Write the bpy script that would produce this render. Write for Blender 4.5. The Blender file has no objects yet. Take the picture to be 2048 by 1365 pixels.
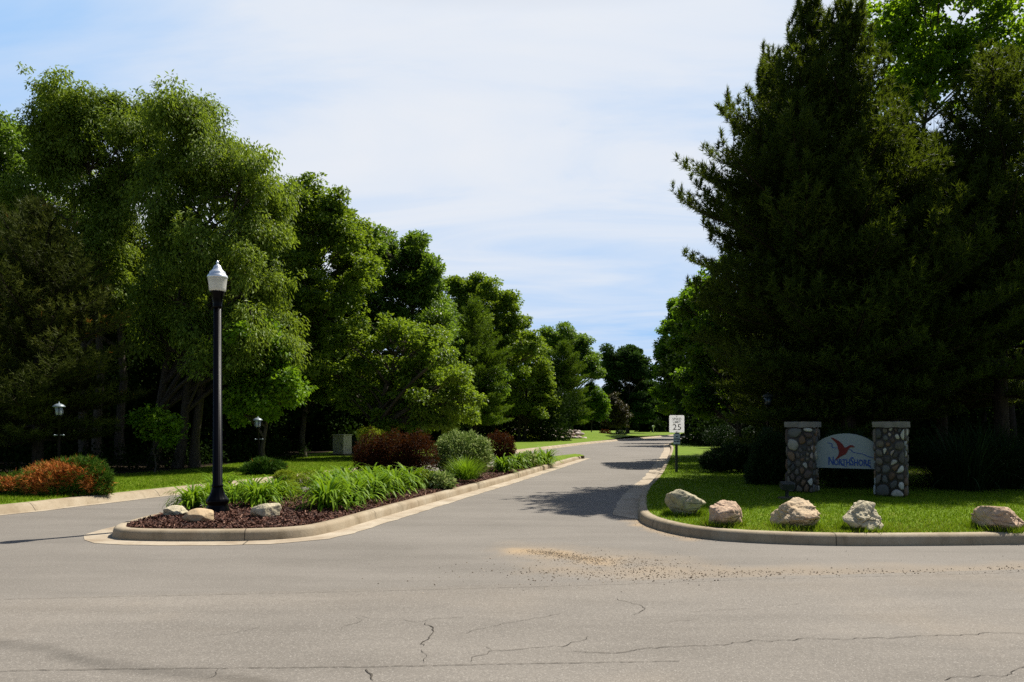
import bpy, math, random
import numpy as np
from mathutils import Vector, noise as mnoise
from mathutils.geometry import tessellate_polygon

scene = bpy.context.scene
COL = scene.collection
R = math.radians
PI = math.pi

# ------------------------------------------------------------------ camera
F, H, CX, YH = 1500.0, 1.6, 1024.0, 850.0        # focal length (photo px), eye height, principal column, horizon row
cam_d = bpy.data.cameras.new('camera')
cam = bpy.data.objects.new('camera', cam_d)
COL.objects.link(cam)
cam.location = (0, 0, H)
cam.rotation_euler = (R(90), 0, 0)
cam_d.sensor_width = 36
cam_d.lens = F / 2048 * 36
cam_d.shift_y = (YH - 682.5) / 2048
cam_d.clip_end = 2000
cam_d.clip_start = 0.05
scene.camera = cam

# ------------------------------------------------------------------ light
SUN_AZ, SUN_EL = R(48), R(55)
SUN_DIR = Vector((math.sin(SUN_AZ) * math.cos(SUN_EL), math.cos(SUN_AZ) * math.cos(SUN_EL), math.sin(SUN_EL)))
sd = bpy.data.lights.new('sun', 'SUN')
sd.energy = 5.0
sd.angle = R(0.5)
sd.color = (1.0, 0.94, 0.84)
sun = bpy.data.objects.new('sun', sd)
COL.objects.link(sun)
sun.rotation_euler = SUN_DIR.to_track_quat('Z', 'Y').to_euler()
sun.location = (20, 20, 40)

scene.view_settings.view_transform = 'Standard'
scene.view_settings.look = 'None'
scene.view_settings.exposure = 0.60
scene.view_settings.gamma = 1.0
cy = scene.cycles
cy.use_denoising = False
cy.max_bounces = 6
cy.diffuse_bounces = 3
cy.glossy_bounces = 2
cy.transmission_bounces = 4
cy.transparent_max_bounces = 4
cy.caustics_reflective = False
cy.caustics_refractive = False

# ------------------------------------------------------------------ node helpers
class NT:
    def __init__(s, tree):
        s.t = tree; s.n = tree.nodes; s.l = tree.links
        s.n.clear()
    def node(s, typ, **kw):
        n = s.n.new(typ)
        for k, v in kw.items():
            setattr(n, k, v)
        return n
    def set(s, sock, v):
        if v is None: return
        if isinstance(v, bpy.types.NodeSocket): s.l.new(v, sock)
        else:
            if sock.type == 'RGBA' and not isinstance(v, (int, float)) and len(v) == 3: v = (*v, 1)
            sock.default_value = v
    def math(s, op, a, b=None, c=None, clamp=False):
        n = s.node('ShaderNodeMath', operation=op, use_clamp=clamp)
        s.set(n.inputs[0], a); s.set(n.inputs[1], b)
        if c is not None: s.set(n.inputs[2], c)
        return n.outputs[0]
    def vmath(s, op, a, b=None):
        n = s.node('ShaderNodeVectorMath', operation=op)
        s.set(n.inputs[0], a); s.set(n.inputs[1], b)
        return n.outputs[0]
    def noise(s, vec, scale, detail=4, rough=0.55, dist=0.0):
        n = s.node('ShaderNodeTexNoise')
        s.set(n.inputs['Vector'], vec); n.inputs['Scale'].default_value = scale
        n.inputs['Detail'].default_value = detail; n.inputs['Roughness'].default_value = rough
        n.inputs['Distortion'].default_value = dist
        return n.outputs[0]
    def voro(s, vec, scale, feature='F1', out='Distance', rnd=1.0):
        n = s.node('ShaderNodeTexVoronoi', feature=feature)
        s.set(n.inputs['Vector'], vec); n.inputs['Scale'].default_value = scale
        n.inputs['Randomness'].default_value = rnd
        return n.outputs[out]
    def ramp(s, fac, stops, interp='LINEAR'):
        n = s.node('ShaderNodeValToRGB')
        s.set(n.inputs[0], fac)
        cr = n.color_ramp; cr.interpolation = interp
        while len(cr.elements) < len(stops): cr.elements.new(0.5)
        for e, (p, c) in zip(cr.elements, stops):
            e.position = p
            e.color = (c, c, c, 1) if isinstance(c, (int, float)) else (*c, 1)
        return n.outputs[0]
    def mix(s, fac, a, b, blend='MIX'):
        n = s.node('ShaderNodeMix', data_type='RGBA', blend_type=blend)
        s.set(n.inputs[0], fac); s.set(n.inputs[6], a); s.set(n.inputs[7], b)
        return n.outputs[2]
    def attr(s, name):
        return s.node('ShaderNodeAttribute', attribute_name=name).outputs['Fac']
    def attrc(s, name):
        return s.node('ShaderNodeAttribute', attribute_name=name).outputs['Color']
    def obj(s):
        return s.node('ShaderNodeTexCoord').outputs['Object']
    def bump(s, h, strength=0.5, dist=0.02):
        n = s.node('ShaderNodeBump')
        n.inputs['Strength'].default_value = strength; n.inputs['Distance'].default_value = dist
        s.set(n.inputs['Height'], h)
        return n.outputs[0]
    def mapping(s, vec, scale=(1, 1, 1), rot=(0, 0, 0), loc=(0, 0, 0)):
        n = s.node('ShaderNodeMapping')
        s.set(n.inputs[0], vec); n.inputs['Scale'].default_value = scale; n.inputs['Rotation'].default_value = rot
        n.inputs['Location'].default_value = loc
        return n.outputs[0]
    def bsdf(s, col, rough=0.8, spec=0.3, metal=0.0, normal=None, **kw):
        n = s.node('ShaderNodeBsdfPrincipled')
        s.set(n.inputs['Base Color'], col); s.set(n.inputs['Roughness'], rough)
        n.inputs['Specular IOR Level'].default_value = spec; s.set(n.inputs['Metallic'], metal)
        if normal is not None: s.set(n.inputs['Normal'], normal)
        for k, v in kw.items(): s.set(n.inputs[k.replace('_', ' ')], v)
        return n.outputs[0]
    def out(s, sh):
        o = s.node('ShaderNodeOutputMaterial'); s.l.new(sh, o.inputs[0])

MATS = {}
def newmat(name):
    m = bpy.data.materials.new(name); m.use_nodes = True
    MATS[name] = m
    return m, NT(m.node_tree)

# ------------------------------------------------------------------ sky
world = bpy.data.worlds.new('World'); scene.world = world
world.use_nodes = True
w = NT(world.node_tree)
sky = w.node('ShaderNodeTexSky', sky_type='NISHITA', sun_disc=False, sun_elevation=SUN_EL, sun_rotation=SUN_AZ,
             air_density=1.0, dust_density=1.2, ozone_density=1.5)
dirv = w.node('ShaderNodeTexCoord').outputs['Generated']
sep = w.node('ShaderNodeSeparateXYZ'); w.l.new(dirv, sep.inputs[0])
zz = w.math('ADD', w.math('MAXIMUM', sep.outputs[2], 0.0), 0.10)
comb = w.node('ShaderNodeCombineXYZ')
w.l.new(w.math('DIVIDE', sep.outputs[0], zz), comb.inputs[0]); w.l.new(w.math('DIVIDE', sep.outputs[1], zz), comb.inputs[1])
cp = w.mapping(comb.outputs[0], scale=(0.55, 1.0, 1), rot=(0, 0, R(24)), loc=(2.3, 0.4, 0))
n1 = w.noise(cp, 0.42, 4, 0.5, 0.5)
cp2 = w.mapping(comb.outputs[0], scale=(0.55, 1.5, 1), rot=(0, 0, R(62)), loc=(5.1, 3.4, 0))
n2 = w.noise(cp2, 1.1, 7, 0.58, 1.2)
nn = w.math('ADD', w.math('MULTIPLY', n1, 0.62), w.math('MULTIPLY', n2, 0.38))
# the thin cirrus veil covers the northern sky; it thins towards the upper left and in a low band over the horizon, and is faded out overhead and behind to cut the fill light
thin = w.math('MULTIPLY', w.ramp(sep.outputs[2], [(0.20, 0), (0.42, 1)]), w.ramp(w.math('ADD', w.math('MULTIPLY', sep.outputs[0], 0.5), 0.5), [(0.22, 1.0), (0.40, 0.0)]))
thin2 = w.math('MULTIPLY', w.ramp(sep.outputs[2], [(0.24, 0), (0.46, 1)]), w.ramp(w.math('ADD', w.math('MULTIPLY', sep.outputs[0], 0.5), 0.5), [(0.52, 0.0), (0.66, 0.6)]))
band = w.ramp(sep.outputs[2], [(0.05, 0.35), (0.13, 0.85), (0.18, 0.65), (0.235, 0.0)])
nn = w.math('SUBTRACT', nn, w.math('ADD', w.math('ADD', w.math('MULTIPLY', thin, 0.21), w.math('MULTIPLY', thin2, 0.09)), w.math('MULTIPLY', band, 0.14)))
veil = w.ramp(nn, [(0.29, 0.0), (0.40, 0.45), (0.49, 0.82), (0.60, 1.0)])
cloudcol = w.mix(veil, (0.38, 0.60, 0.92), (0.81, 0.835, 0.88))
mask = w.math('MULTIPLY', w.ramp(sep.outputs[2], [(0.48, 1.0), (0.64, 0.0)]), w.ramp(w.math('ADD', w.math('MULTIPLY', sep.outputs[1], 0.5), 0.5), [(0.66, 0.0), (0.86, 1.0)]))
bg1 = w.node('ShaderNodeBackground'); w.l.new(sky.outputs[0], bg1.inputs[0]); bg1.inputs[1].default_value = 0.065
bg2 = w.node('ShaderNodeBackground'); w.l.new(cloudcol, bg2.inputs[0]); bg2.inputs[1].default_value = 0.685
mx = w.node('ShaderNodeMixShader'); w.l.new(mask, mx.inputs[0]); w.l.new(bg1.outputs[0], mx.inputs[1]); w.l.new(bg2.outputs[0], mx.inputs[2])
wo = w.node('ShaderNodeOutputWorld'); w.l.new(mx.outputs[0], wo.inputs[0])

# ------------------------------------------------------------------ geometry helpers
def G(px, py, z=0.0):
    Y = (H - z) * F / (py - YH)
    return np.array([(px - CX) * Y / F, Y, z])
def P(px, py, Y):
    return np.array([(px - CX) * Y / F, Y, H + (YH - py) * Y / F])
def nrm(a):
    a = np.asarray(a, float)
    return a / np.maximum(np.linalg.norm(a, axis=-1, keepdims=True), 1e-9)

class MB:
    """collects vertices, tri/quad/ngon faces and per-vertex attributes into ONE mesh"""
    def __init__(s):
        s.v = []; s.n = 0; s.f = []; s.a = {}; s.mi = []
    def add(s, V, faces, mi=0, **attrs):
        V = np.asarray(V, float).reshape(-1, 3)
        faces = [np.asarray(fc, int) for fc in (faces if isinstance(faces, list) else [faces])]
        for fc in faces:
            if fc.size:
                s.f.append(fc.reshape(-1, fc.shape[-1]) + s.n); s.mi.append(np.full(s.f[-1].shape[0], mi))
        for k, val in attrs.items():
            arr = np.broadcast_to(np.asarray(val, float), (len(V),) if np.ndim(val) < 2 else np.shape(val)) 
            s.a.setdefault(k, []).append((s.n, np.array(arr)))
        s.v.append(V); s.n += len(V)
    def box(s, c, size, rz=0, **kw):
        x, y, z = np.array(size) / 2
        V = np.array([[-x, -y, -z], [x, -y, -z], [x, y, -z], [-x, y, -z], [-x, -y, z], [x, -y, z], [x, y, z], [-x, y, z]])
        ca, sa = math.cos(rz), math.sin(rz)
        V = V @ np.array([[ca, sa, 0], [-sa, ca, 0], [0, 0, 1]]) + np.array(c)
        s.add(V, np.array([[0, 3, 2, 1], [4, 5, 6, 7], [0, 1, 5, 4], [1, 2, 6, 5], [2, 3, 7, 6], [3, 0, 4, 7]]), **kw)
    def lathe(s, c, prof, n=24, flute=0, fd=0.0, **kw):
        a = np.arange(n) / n * 2 * PI
        V = []
        for r, z in prof:
            rr = r * (1 - fd * (0.5 + 0.5 * np.cos(a * flute))) if flute else np.full(n, r)
            V.append(np.stack([rr * np.cos(a), rr * np.sin(a), np.full(n, z)], 1))
        V = np.concatenate(V) + np.array(c)
        k = len(prof); i = np.arange(n); j = (i + 1) % n
        fs = [np.stack([r * n + i, r * n + j, (r + 1) * n + j, (r + 1) * n + i], 1) for r in range(k - 1)]
        s.add(V, [np.concatenate(fs), np.array([list(range(n))[::-1]]), np.array([[(k - 1) * n + q for q in range(n)]])], **kw)
    def tube(s, pts, rad, n=6, **kw):
        pts = np.asarray(pts, float); m = len(pts)
        rad = np.broadcast_to(np.asarray(rad, float), (m,))
        t = nrm(np.gradient(pts, axis=0))
        ref = np.array([0, 0, 1.0]) if abs(t[0, 2]) < 0.9 else np.array([1.0, 0, 0])
        u = nrm(np.cross(t, ref)); v = np.cross(t, u)
        a = np.arange(n) / n * 2 * PI
        V = pts[:, None, :] + rad[:, None, None] * (np.cos(a)[None, :, None] * u[:, None, :] + np.sin(a)[None, :, None] * v[:, None, :])
        i = np.arange(n); j = (i + 1) % n
        fs = np.concatenate([np.stack([r * n + i, (r + 1) * n + i, (r + 1) * n + j, r * n + j], 1) for r in range(m - 1)])
        s.add(V.reshape(-1, 3), [fs, np.array([[(m - 1) * n + q for q in range(n)]])], **kw)
    def poly(s, pts, z=None, **kw):
        pts = [Vector((p[0], p[1], p[2] if z is None else z)) for p in pts]
        tr = tessellate_polygon([pts])
        V = np.array([list(p) for p in pts]); T = np.array(tr)
        nz = np.cross(V[T[:, 1]] - V[T[:, 0]], V[T[:, 2]] - V[T[:, 0]])[:, 2]
        T[nz < 0] = T[nz < 0][:, ::-1]
        s.add(V, T, **kw)

def wloc(o):
    p = np.zeros(3)
    while o is not None:
        p += np.array(o.location); o = o.parent
    return p

def build(name, mb, mat, parent=None, smooth=False, loc=None):
    V = np.concatenate(mb.v)
    off = wloc(parent) if parent is not None else (np.array(loc, float) if loc is not None else np.zeros(3))
    V = V - off
    me = bpy.data.meshes.new(name)
    me.vertices.add(len(V)); me.vertices.foreach_set('co', V.astype(np.float32).ravel())
    lt = np.concatenate([np.full(f.shape[0], f.shape[1]) for f in mb.f])
    li = np.concatenate([f.ravel() for f in mb.f])
    me.loops.add(len(li)); me.loops.foreach_set('vertex_index', li.astype(np.int32))
    me.polygons.add(len(lt))
    me.polygons.foreach_set('loop_start', np.concatenate([[0], np.cumsum(lt)[:-1]]).astype(np.int32))
    me.polygons.foreach_set('material_index', np.concatenate(mb.mi).astype(np.int32))
    me.polygons.foreach_set('use_smooth', np.full(len(lt), smooth, dtype=bool))
    for k, lst in mb.a.items():
        if lst[0][1].ndim == 2:
            full = np.ones((len(V), 4), np.float32)
            for st, arr in lst: full[st:st + len(arr), :3] = arr
            at = me.attributes.new(k, 'FLOAT_COLOR', 'POINT'); at.data.foreach_set('color', full.ravel())
        else:
            full = np.zeros(len(V), np.float32)
            for st, arr in lst: full[st:st + len(arr)] = arr
            at = me.attributes.new(k, 'FLOAT', 'POINT'); at.data.foreach_set('value', full)
    me.update(calc_edges=True); me.validate()
    for m in (mat if isinstance(mat, (list, tuple)) else [mat]): me.materials.append(m)
    o = bpy.data.objects.new(name, me); COL.objects.link(o)
    if parent is not None: o.parent = parent
    elif loc is not None: o.location = loc
    return o

def thing(name, label, cat, loc, group=None):
    o = bpy.data.objects.new(name, None); COL.objects.link(o)
    o.empty_display_size = 0.2
    o.location = [float(q) for q in loc]; o['label'] = label; o['category'] = cat
    if group: o['group'] = group
    return o
def tag(o, label, cat, group=None):
    o['label'] = label; o['category'] = cat
    if group: o['group'] = group
    return o
def struct(o): o['kind'] = 'structure'; return o
def stuff(o): o['kind'] = 'stuff'; return o
def kids(o): return [c for c in bpy.data.objects if c.parent == o]
def dup(root, loc, label, group, rz=0.0, sc=1.0):
    def cp(o, par):
        c = o.copy(); COL.objects.link(c)
        if par is not None: c.parent = par
        for ch in kids(o): cp(ch, c)
        return c
    src = kids(root)
    r = root.copy(); COL.objects.link(r)
    for ch in src: cp(ch, r)
    r.location = [float(q) for q in loc]; r.rotation_euler = (0, 0, rz); r.scale = (sc, sc, sc)
    r['label'] = label; r['group'] = group
    return r

def catmull(pts, step=0.25, closed=False):
    pts = [np.asarray(p, float) for p in pts]; n = len(pts); out = []
    rng_ = range(n if closed else n - 1)
    for i in rng_:
        p1, p2 = pts[i], pts[(i + 1) % n]
        p0 = pts[i - 1] if (closed or i > 0) else 2 * p1 - p2
        p3 = pts[(i + 2) % n] if (closed or i < n - 2) else 2 * p2 - p1
        k = max(2, int(np.linalg.norm(p2 - p1) / step))
        for t in np.arange(k) / k:
            out.append(0.5 * (2 * p1 + (p2 - p0) * t + (2 * p0 - 5 * p1 + 4 * p2 - p3) * t * t + (3 * p1 - p0 - 3 * p2 + p3) * t ** 3))
    if not closed: out.append(pts[-1])
    return np.array(out)
def path_normals(p, closed=False):
    if closed: t = np.roll(p, -1, 0) - np.roll(p, 1, 0)
    else: t = np.gradient(p, axis=0)
    t = nrm(t)
    return np.stack([-t[:, 1], t[:, 0]], 1)      # left of travel
def sweep(mb, path, prof, closed=False, side=1, **kw):
    """prof: (offset to the chosen side, height)"""
    p = np.asarray(path)[:, :2]; nn_ = path_normals(p, closed) * side
    d = np.concatenate([[0], np.cumsum(np.linalg.norm(np.diff(p, axis=0), axis=1))])
    m, k = len(p), len(prof); V = []; S = []
    for o_, z in prof:
        V.append(np.concatenate([p + nn_ * o_, np.full((m, 1), z)], 1)); S.append(d)
    i = np.arange(m if closed else m - 1); j = (i + 1) % m
    fs = []
    for r in range(k - 1):
        q = np.stack([r * m + i, r * m + j, (r + 1) * m + j, (r + 1) * m + i], 1)
        fs.append(q if side > 0 else q[:, ::-1])
    mb.add(np.concatenate(V), np.concatenate(fs), run=np.concatenate(S), **kw)
def offset(path, d, closed=False):
    p = np.asarray(path)[:, :2]
    return p + path_normals(p, closed) * d
def inside(poly, pts):
    x, y = pts[:, 0], pts[:, 1]; r = np.zeros(len(pts), bool); n = len(poly)
    for i in range(n):
        x1, y1 = poly[i][0], poly[i][1]; x2, y2 = poly[(i + 1) % n][0], poly[(i + 1) % n][1]
        c = ((y1 > y) != (y2 > y))
        with np.errstate(divide='ignore', invalid='ignore'):
            xi = (x2 - x1) * (y - y1) / (y2 - y1 + 1e-12) + x1
        r ^= c & (x < xi)
    return r
def vnoise(x, y, seed=0):
    xi, yi = np.floor(x).astype(int), np.floor(y).astype(int); fx, fy = x - xi, y - yi
    def h(a, b):
        n_ = (a * 374761393 + b * 668265263 + seed * 974711) & 0x7fffffff
        n_ = ((n_ ^ (n_ >> 13)) * 1274126177) & 0x7fffffff
        return ((n_ ^ (n_ >> 16)) & 0xffff) / 65535.0
    fx, fy = fx * fx * (3 - 2 * fx), fy * fy * (3 - 2 * fy)
    return (h(xi, yi) * (1 - fx) + h(xi + 1, yi) * fx) * (1 - fy) + (h(xi, yi + 1) * (1 - fx) + h(xi + 1, yi + 1) * fx) * fy
def fbm(x, y, seed=0, o=4):
    return sum(vnoise(x * 2 ** i, y * 2 ** i, seed + i) * 0.5 ** (i + 1) for i in range(o)) / (1 - 0.5 ** o)
def seg_dist(x, y, pl):
    d = np.full(x.shape, 1e9)
    for (x1, y1), (x2, y2) in zip(pl[:-1], pl[1:]):
        dx, dy = x2 - x1, y2 - y1
        t = np.clip(((x - x1) * dx + (y - y1) * dy) / (dx * dx + dy * dy + 1e-9), 0, 1)
        d = np.minimum(d, np.hypot(x - x1 - t * dx, y - y1 - t * dy))
    return d

# ------------------------------------------------------------------ materials
def asphalt(name, c0, c1, speck):
    m, t = newmat(name); o = t.obj()
    big = t.noise(o, 0.35, 4, 0.6); mid = t.noise(t.mapping(o, scale=(0.35, 2.2, 1)), 0.9, 5, 0.6)
    fine = t.noise(o, 55, 3, 0.75); agg = t.voro(o, 150, 'F1', 'Color')
    sepn = t.node('ShaderNodeSeparateColor'); t.l.new(agg, sepn.inputs[0])
    col = t.mix(t.ramp(t.math('ADD', t.math('MULTIPLY', big, 0.5), t.math('MULTIPLY', mid, 0.5)), [(0.36, 0), (0.66, 1)]), c0, c1)
    col = t.mix(t.math('MULTIPLY', t.ramp(fine, [(0.35, 0), (0.7, 1)]), speck), col, (0.06, 0.055, 0.05))
    col = t.mix(t.math('MULTIPLY', t.ramp(sepn.outputs[0], [(0.9, 0), (0.97, 1)]), speck * 0.9), col, (0.46, 0.43, 0.38))
    col = t.mix(t.math('MULTIPLY', t.attr('stain'), 0.7), col, (0.055, 0.05, 0.042))
    col = t.mix(t.attr('sand'), col, (0.33, 0.245, 0.15))
    h = t.math('ADD', t.math('MULTIPLY', fine, 0.6), t.math('MULTIPLY', sepn.outputs[1], 0.5))
    t.out(t.bsdf(col, 0.88, 0.25, normal=t.bump(h, 0.35, 0.006)))
    return m
M_road = asphalt('worn_asphalt', (0.170, 0.153, 0.130), (0.250, 0.226, 0.194), 0.46)
M_side = asphalt('smooth_asphalt', (0.166, 0.150, 0.128), (0.226, 0.205, 0.177), 0.34)

m, t = newmat('concrete'); o = t.obj()
nb = t.noise(o, 1.3, 5, 0.65); nf = t.noise(o, 45, 3, 0.6)
col = t.ramp(nb, [(0.3, (0.25, 0.19, 0.12)), (0.5, (0.345, 0.28, 0.19)), (0.72, (0.42, 0.36, 0.265))])
col = t.mix(t.math('MULTIPLY', t.ramp(nf, [(0.4, 0), (0.75, 1)]), 0.35), col, (0.18, 0.14, 0.09))
gr = t.ramp(t.noise(t.mapping(o, scale=(1, 1, 0.4)), 3.2, 4, 0.7), [(0.52, 0), (0.70, 1)])
col = t.mix(t.math('MULTIPLY', gr, 0.5), col, (0.13, 0.10, 0.055))
jt = t.math('PINGPONG', t.attr('run'), 1.5)
jm = t.math('LESS_THAN', jt, 0.008)
col = t.mix(t.math('MULTIPLY', jm, 0.8), col, (0.05, 0.042, 0.03))
t.out(t.bsdf(col, 0.85, 0.25, normal=t.bump(t.math('ADD', nf, t.math('MULTIPLY', jm, -3.0)), 0.4, 0.006)))
M_conc = m
m, t = newmat('pale_gutter_concrete'); o = t.obj()
nb = t.noise(o, 1.6, 5, 0.65); nf = t.noise(o, 50, 3, 0.6)
col = t.ramp(nb, [(0.3, (0.28, 0.22, 0.15)), (0.55, (0.39, 0.33, 0.245)), (0.75, (0.45, 0.39, 0.30))])
col = t.mix(t.math('MULTIPLY', t.ramp(t.noise(o, 4, 5, 0.7), [(0.5, 0), (0.72, 1)]), 0.45), col, (0.20, 0.135, 0.075))
jt = t.math('PINGPONG', t.attr('run'), 1.5)
col = t.mix(t.math('MULTIPLY', t.math('LESS_THAN', jt, 0.01), 0.8), col, (0.05, 0.042, 0.03))
t.out(t.bsdf(col, 0.85, 0.25, normal=t.bump(nf, 0.3, 0.005)))
M_gut = m

def plain(name, c, rough=0.6, spec=0.4, metal=0.0, var=0.15, scale=20, bump=0.0):
    m, t = newmat(name); o = t.obj()
    n_ = t.noise(o, scale, 4, 0.6)
    col = t.mix(n_, [q * (1 - var) for q in c], [min(1, q * (1 + var)) for q in c])
    t.out(t.bsdf(col, rough, spec, metal, normal=t.bump(n_, bump, 0.01) if bump else None))
    return m

def grassmat(name, dark, light, dry):
    m, t = newmat(name); o = t.obj()
    n1_ = t.noise(o, 0.9, 5, 0.65); n2_ = t.noise(o, 38, 3, 0.7)
    col = t.mix(t.ramp(t.math('ADD', t.math('MULTIPLY', n1_, 0.6), t.math('MULTIPLY', n2_, 0.4)), [(0.34, 0), (0.66, 1)]), dark, light)
    col = t.mix(t.math('MULTIPLY', t.ramp(t.noise(t.mapping(o, loc=(7, 3, 0)), 1.1, 4, 0.7), [(0.54, 0), (0.74, 1)]), 0.55), col, dry)
    col = t.mix(t.attr('dry'), col, dry)
    t.out(t.bsdf(col, 0.9, 0.15, normal=t.bump(n2_, 0.5, 0.02)))
    return m
M_lawn = grassmat('lawn_turf', (0.084, 0.142, 0.005), (0.138, 0.215, 0.009), (0.22, 0.19, 0.04))
M_ground = plain('field_ground', (0.03, 0.05, 0.012), 0.95, 0.1, var=0.4, scale=0.6)
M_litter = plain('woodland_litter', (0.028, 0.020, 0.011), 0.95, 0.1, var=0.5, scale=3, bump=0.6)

def leafmat(name, stops, trans=0.35, tcol=None, rough=0.45, spec=0.35):
    m, t = newmat(name)
    tint = t.attr('tint')
    col = t.ramp(tint, stops)
    tc = t.mix(0.6, col, tcol, 'MIX') if tcol else col
    b = t.bsdf(col, rough, spec)
    tr = t.node('ShaderNodeBsdfTranslucent'); t.l.new(tc, tr.inputs[0])
    mx_ = t.node('ShaderNodeMixShader'); mx_.inputs[0].default_value = trans
    t.l.new(b, mx_.inputs[1]); t.l.new(tr.outputs[0], mx_.inputs[2])
    t.out(mx_.outputs[0])
    return m
M_oak = leafmat('oak_leaves', [(0, (0.036, 0.078, 0.004)), (0.5, (0.105, 0.180, 0.013)), (1, (0.235, 0.325, 0.036))], 0.42, (0.32, 0.45, 0.018), 0.48, 0.25)
M_oakl = leafmat('light_oak_leaves', [(0, (0.038, 0.082, 0.004)), (0.5, (0.118, 0.195, 0.014)), (1, (0.26, 0.35, 0.04))], 0.36, (0.34, 0.47, 0.02), 0.48, 0.25)
M_oakd = leafmat('deep_green_oak_leaves', [(0, (0.026, 0.064, 0.005)), (0.5, (0.078, 0.150, 0.016)), (1, (0.185, 0.28, 0.042))], 0.42, (0.26, 0.41, 0.02), 0.42, 0.3)
M_willow = leafmat('willow_leaves', [(0, (0.055, 0.095, 0.008)), (0.5, (0.135, 0.205, 0.022)), (1, (0.27, 0.355, 0.058))], 0.42, (0.32, 0.43, 0.02), 0.5, 0.2)
M_maple = leafmat('maple_leaves', [(0, (0.045, 0.105, 0.004)), (0.5, (0.095, 0.195, 0.008)), (1, (0.19, 0.31, 0.014))], 0.42, (0.25, 0.42, 0.012), 0.5, 0.2)
M_dkmaple = leafmat('dark_maple_leaves', [(0, (0.014, 0.036, 0.003)), (0.5, (0.036, 0.084, 0.006)), (1, (0.07, 0.14, 0.012))], 0.48, (0.26, 0.46, 0.012), 0.45, 0.2)
M_litmaple = leafmat('backlit_maple_leaves', [(0, (0.018, 0.045, 0.003)), (0.5, (0.048, 0.105, 0.006)), (1, (0.09, 0.17, 0.012))], 0.58, (0.34, 0.55, 0.012), 0.45, 0.2)
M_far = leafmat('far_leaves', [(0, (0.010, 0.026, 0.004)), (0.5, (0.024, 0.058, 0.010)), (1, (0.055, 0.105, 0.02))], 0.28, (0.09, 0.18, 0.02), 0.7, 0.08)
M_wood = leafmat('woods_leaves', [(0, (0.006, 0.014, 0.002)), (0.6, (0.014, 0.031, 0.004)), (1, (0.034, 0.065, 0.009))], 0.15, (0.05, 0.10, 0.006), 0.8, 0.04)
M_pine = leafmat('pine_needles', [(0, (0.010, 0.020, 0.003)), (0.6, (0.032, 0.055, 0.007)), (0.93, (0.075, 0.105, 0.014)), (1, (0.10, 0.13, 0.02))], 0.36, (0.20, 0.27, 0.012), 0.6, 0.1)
M_pineg = leafmat('green_pine_needles', [(0, (0.035, 0.075, 0.005)), (0.6, (0.095, 0.165, 0.010)), (1, (0.16, 0.24, 0.02))], 0.30, (0.22, 0.34, 0.012), 0.6, 0.12)
M_pinel = leafmat('olive_pine_needles', [(0, (0.024, 0.035, 0.005)), (0.6, (0.076, 0.095, 0.014)), (0.955, (0.16, 0.175, 0.026)), (0.975, (0.36, 0.13, 0.025)), (1, (0.42, 0.16, 0.03))], 0.28, None, 0.6, 0.1)
M_jun = leafmat('juniper_foliage', [(0, (0.030, 0.075, 0.006)), (0.5, (0.075, 0.155, 0.012)), (0.69, (0.13, 0.225, 0.022)), (0.71, (0.24, 0.060, 0.012)), (0.88, (0.52, 0.155, 0.030)), (1, (0.62, 0.27, 0.075))], 0.15, None, 0.6, 0.1)
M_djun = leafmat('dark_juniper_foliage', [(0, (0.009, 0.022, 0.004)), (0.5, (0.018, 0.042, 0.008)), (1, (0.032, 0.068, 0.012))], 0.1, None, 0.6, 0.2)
M_barb = leafmat('burgundy_leaves', [(0, (0.016, 0.005, 0.002)), (0.6, (0.040, 0.013, 0.005)), (0.92, (0.085, 0.032, 0.008)), (1, (0.10, 0.085, 0.016))], 0.18, (0.19, 0.06, 0.008), 0.6, 0.05)
M_brown = leafmat('bronze_leaves', [(0, (0.03, 0.028, 0.006)), (0.5, (0.075, 0.052, 0.014)), (1, (0.09, 0.11, 0.02))], 0.22, None)
M_vib = leafmat('variegated_leaves', [(0, (0.060, 0.110, 0.012)), (0.5, (0.19, 0.27, 0.055)), (0.75, (0.38, 0.45, 0.15)), (1, (0.60, 0.63, 0.32))], 0.28, None, 0.55, 0.12)
M_lily = leafmat('daylily_blades', [(0, (0.034, 0.095, 0.004)), (0.5, (0.115, 0.225, 0.010)), (1, (0.27, 0.40, 0.024))], 0.36, (0.30, 0.48, 0.012), 0.5, 0.12)
M_ygrn = leafmat('yellow_green_leaves', [(0, (0.11, 0.165, 0.010)), (0.5, (0.23, 0.30, 0.020)), (1, (0.40, 0.44, 0.045))], 0.3, (0.40, 0.48, 0.02), 0.6, 0.1)
M_blade = leafmat('grass_blades', [(0, (0.060, 0.115, 0.004)), (0.5, (0.115, 0.20, 0.007)), (0.86, (0.17, 0.24, 0.012)), (1, (0.38, 0.30, 0.085))], 0.36, (0.24, 0.37, 0.01), 0.6, 0.05)
M_dgrass = leafmat('dark_arching_blades', [(0, (0.007, 0.018, 0.005)), (0.7, (0.016, 0.036, 0.010)), (1, (0.035, 0.065, 0.025))], 0.12, None, 0.6, 0.06)

def barkmat(name, c0, c1):
    m, t = newmat(name); o = t.obj()
    n_ = t.noise(t.mapping(o, scale=(6, 6, 1.2)), 4, 5, 0.65)
    t.out(t.bsdf(t.ramp(n_, [(0.3, c0), (0.7, c1)]), 0.9, 0.2, normal=t.bump(n_, 0.8, 0.03)))
    return m
M_bark = barkmat('grey_bark', (0.030, 0.024, 0.018), (0.10, 0.083, 0.062))
M_pbark = barkmat('dark_pine_bark', (0.016, 0.012, 0.009), (0.055, 0.042, 0.032))
M_twig = plain('bare_twigs', (0.16, 0.11, 0.07), 0.85, 0.2)

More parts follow.
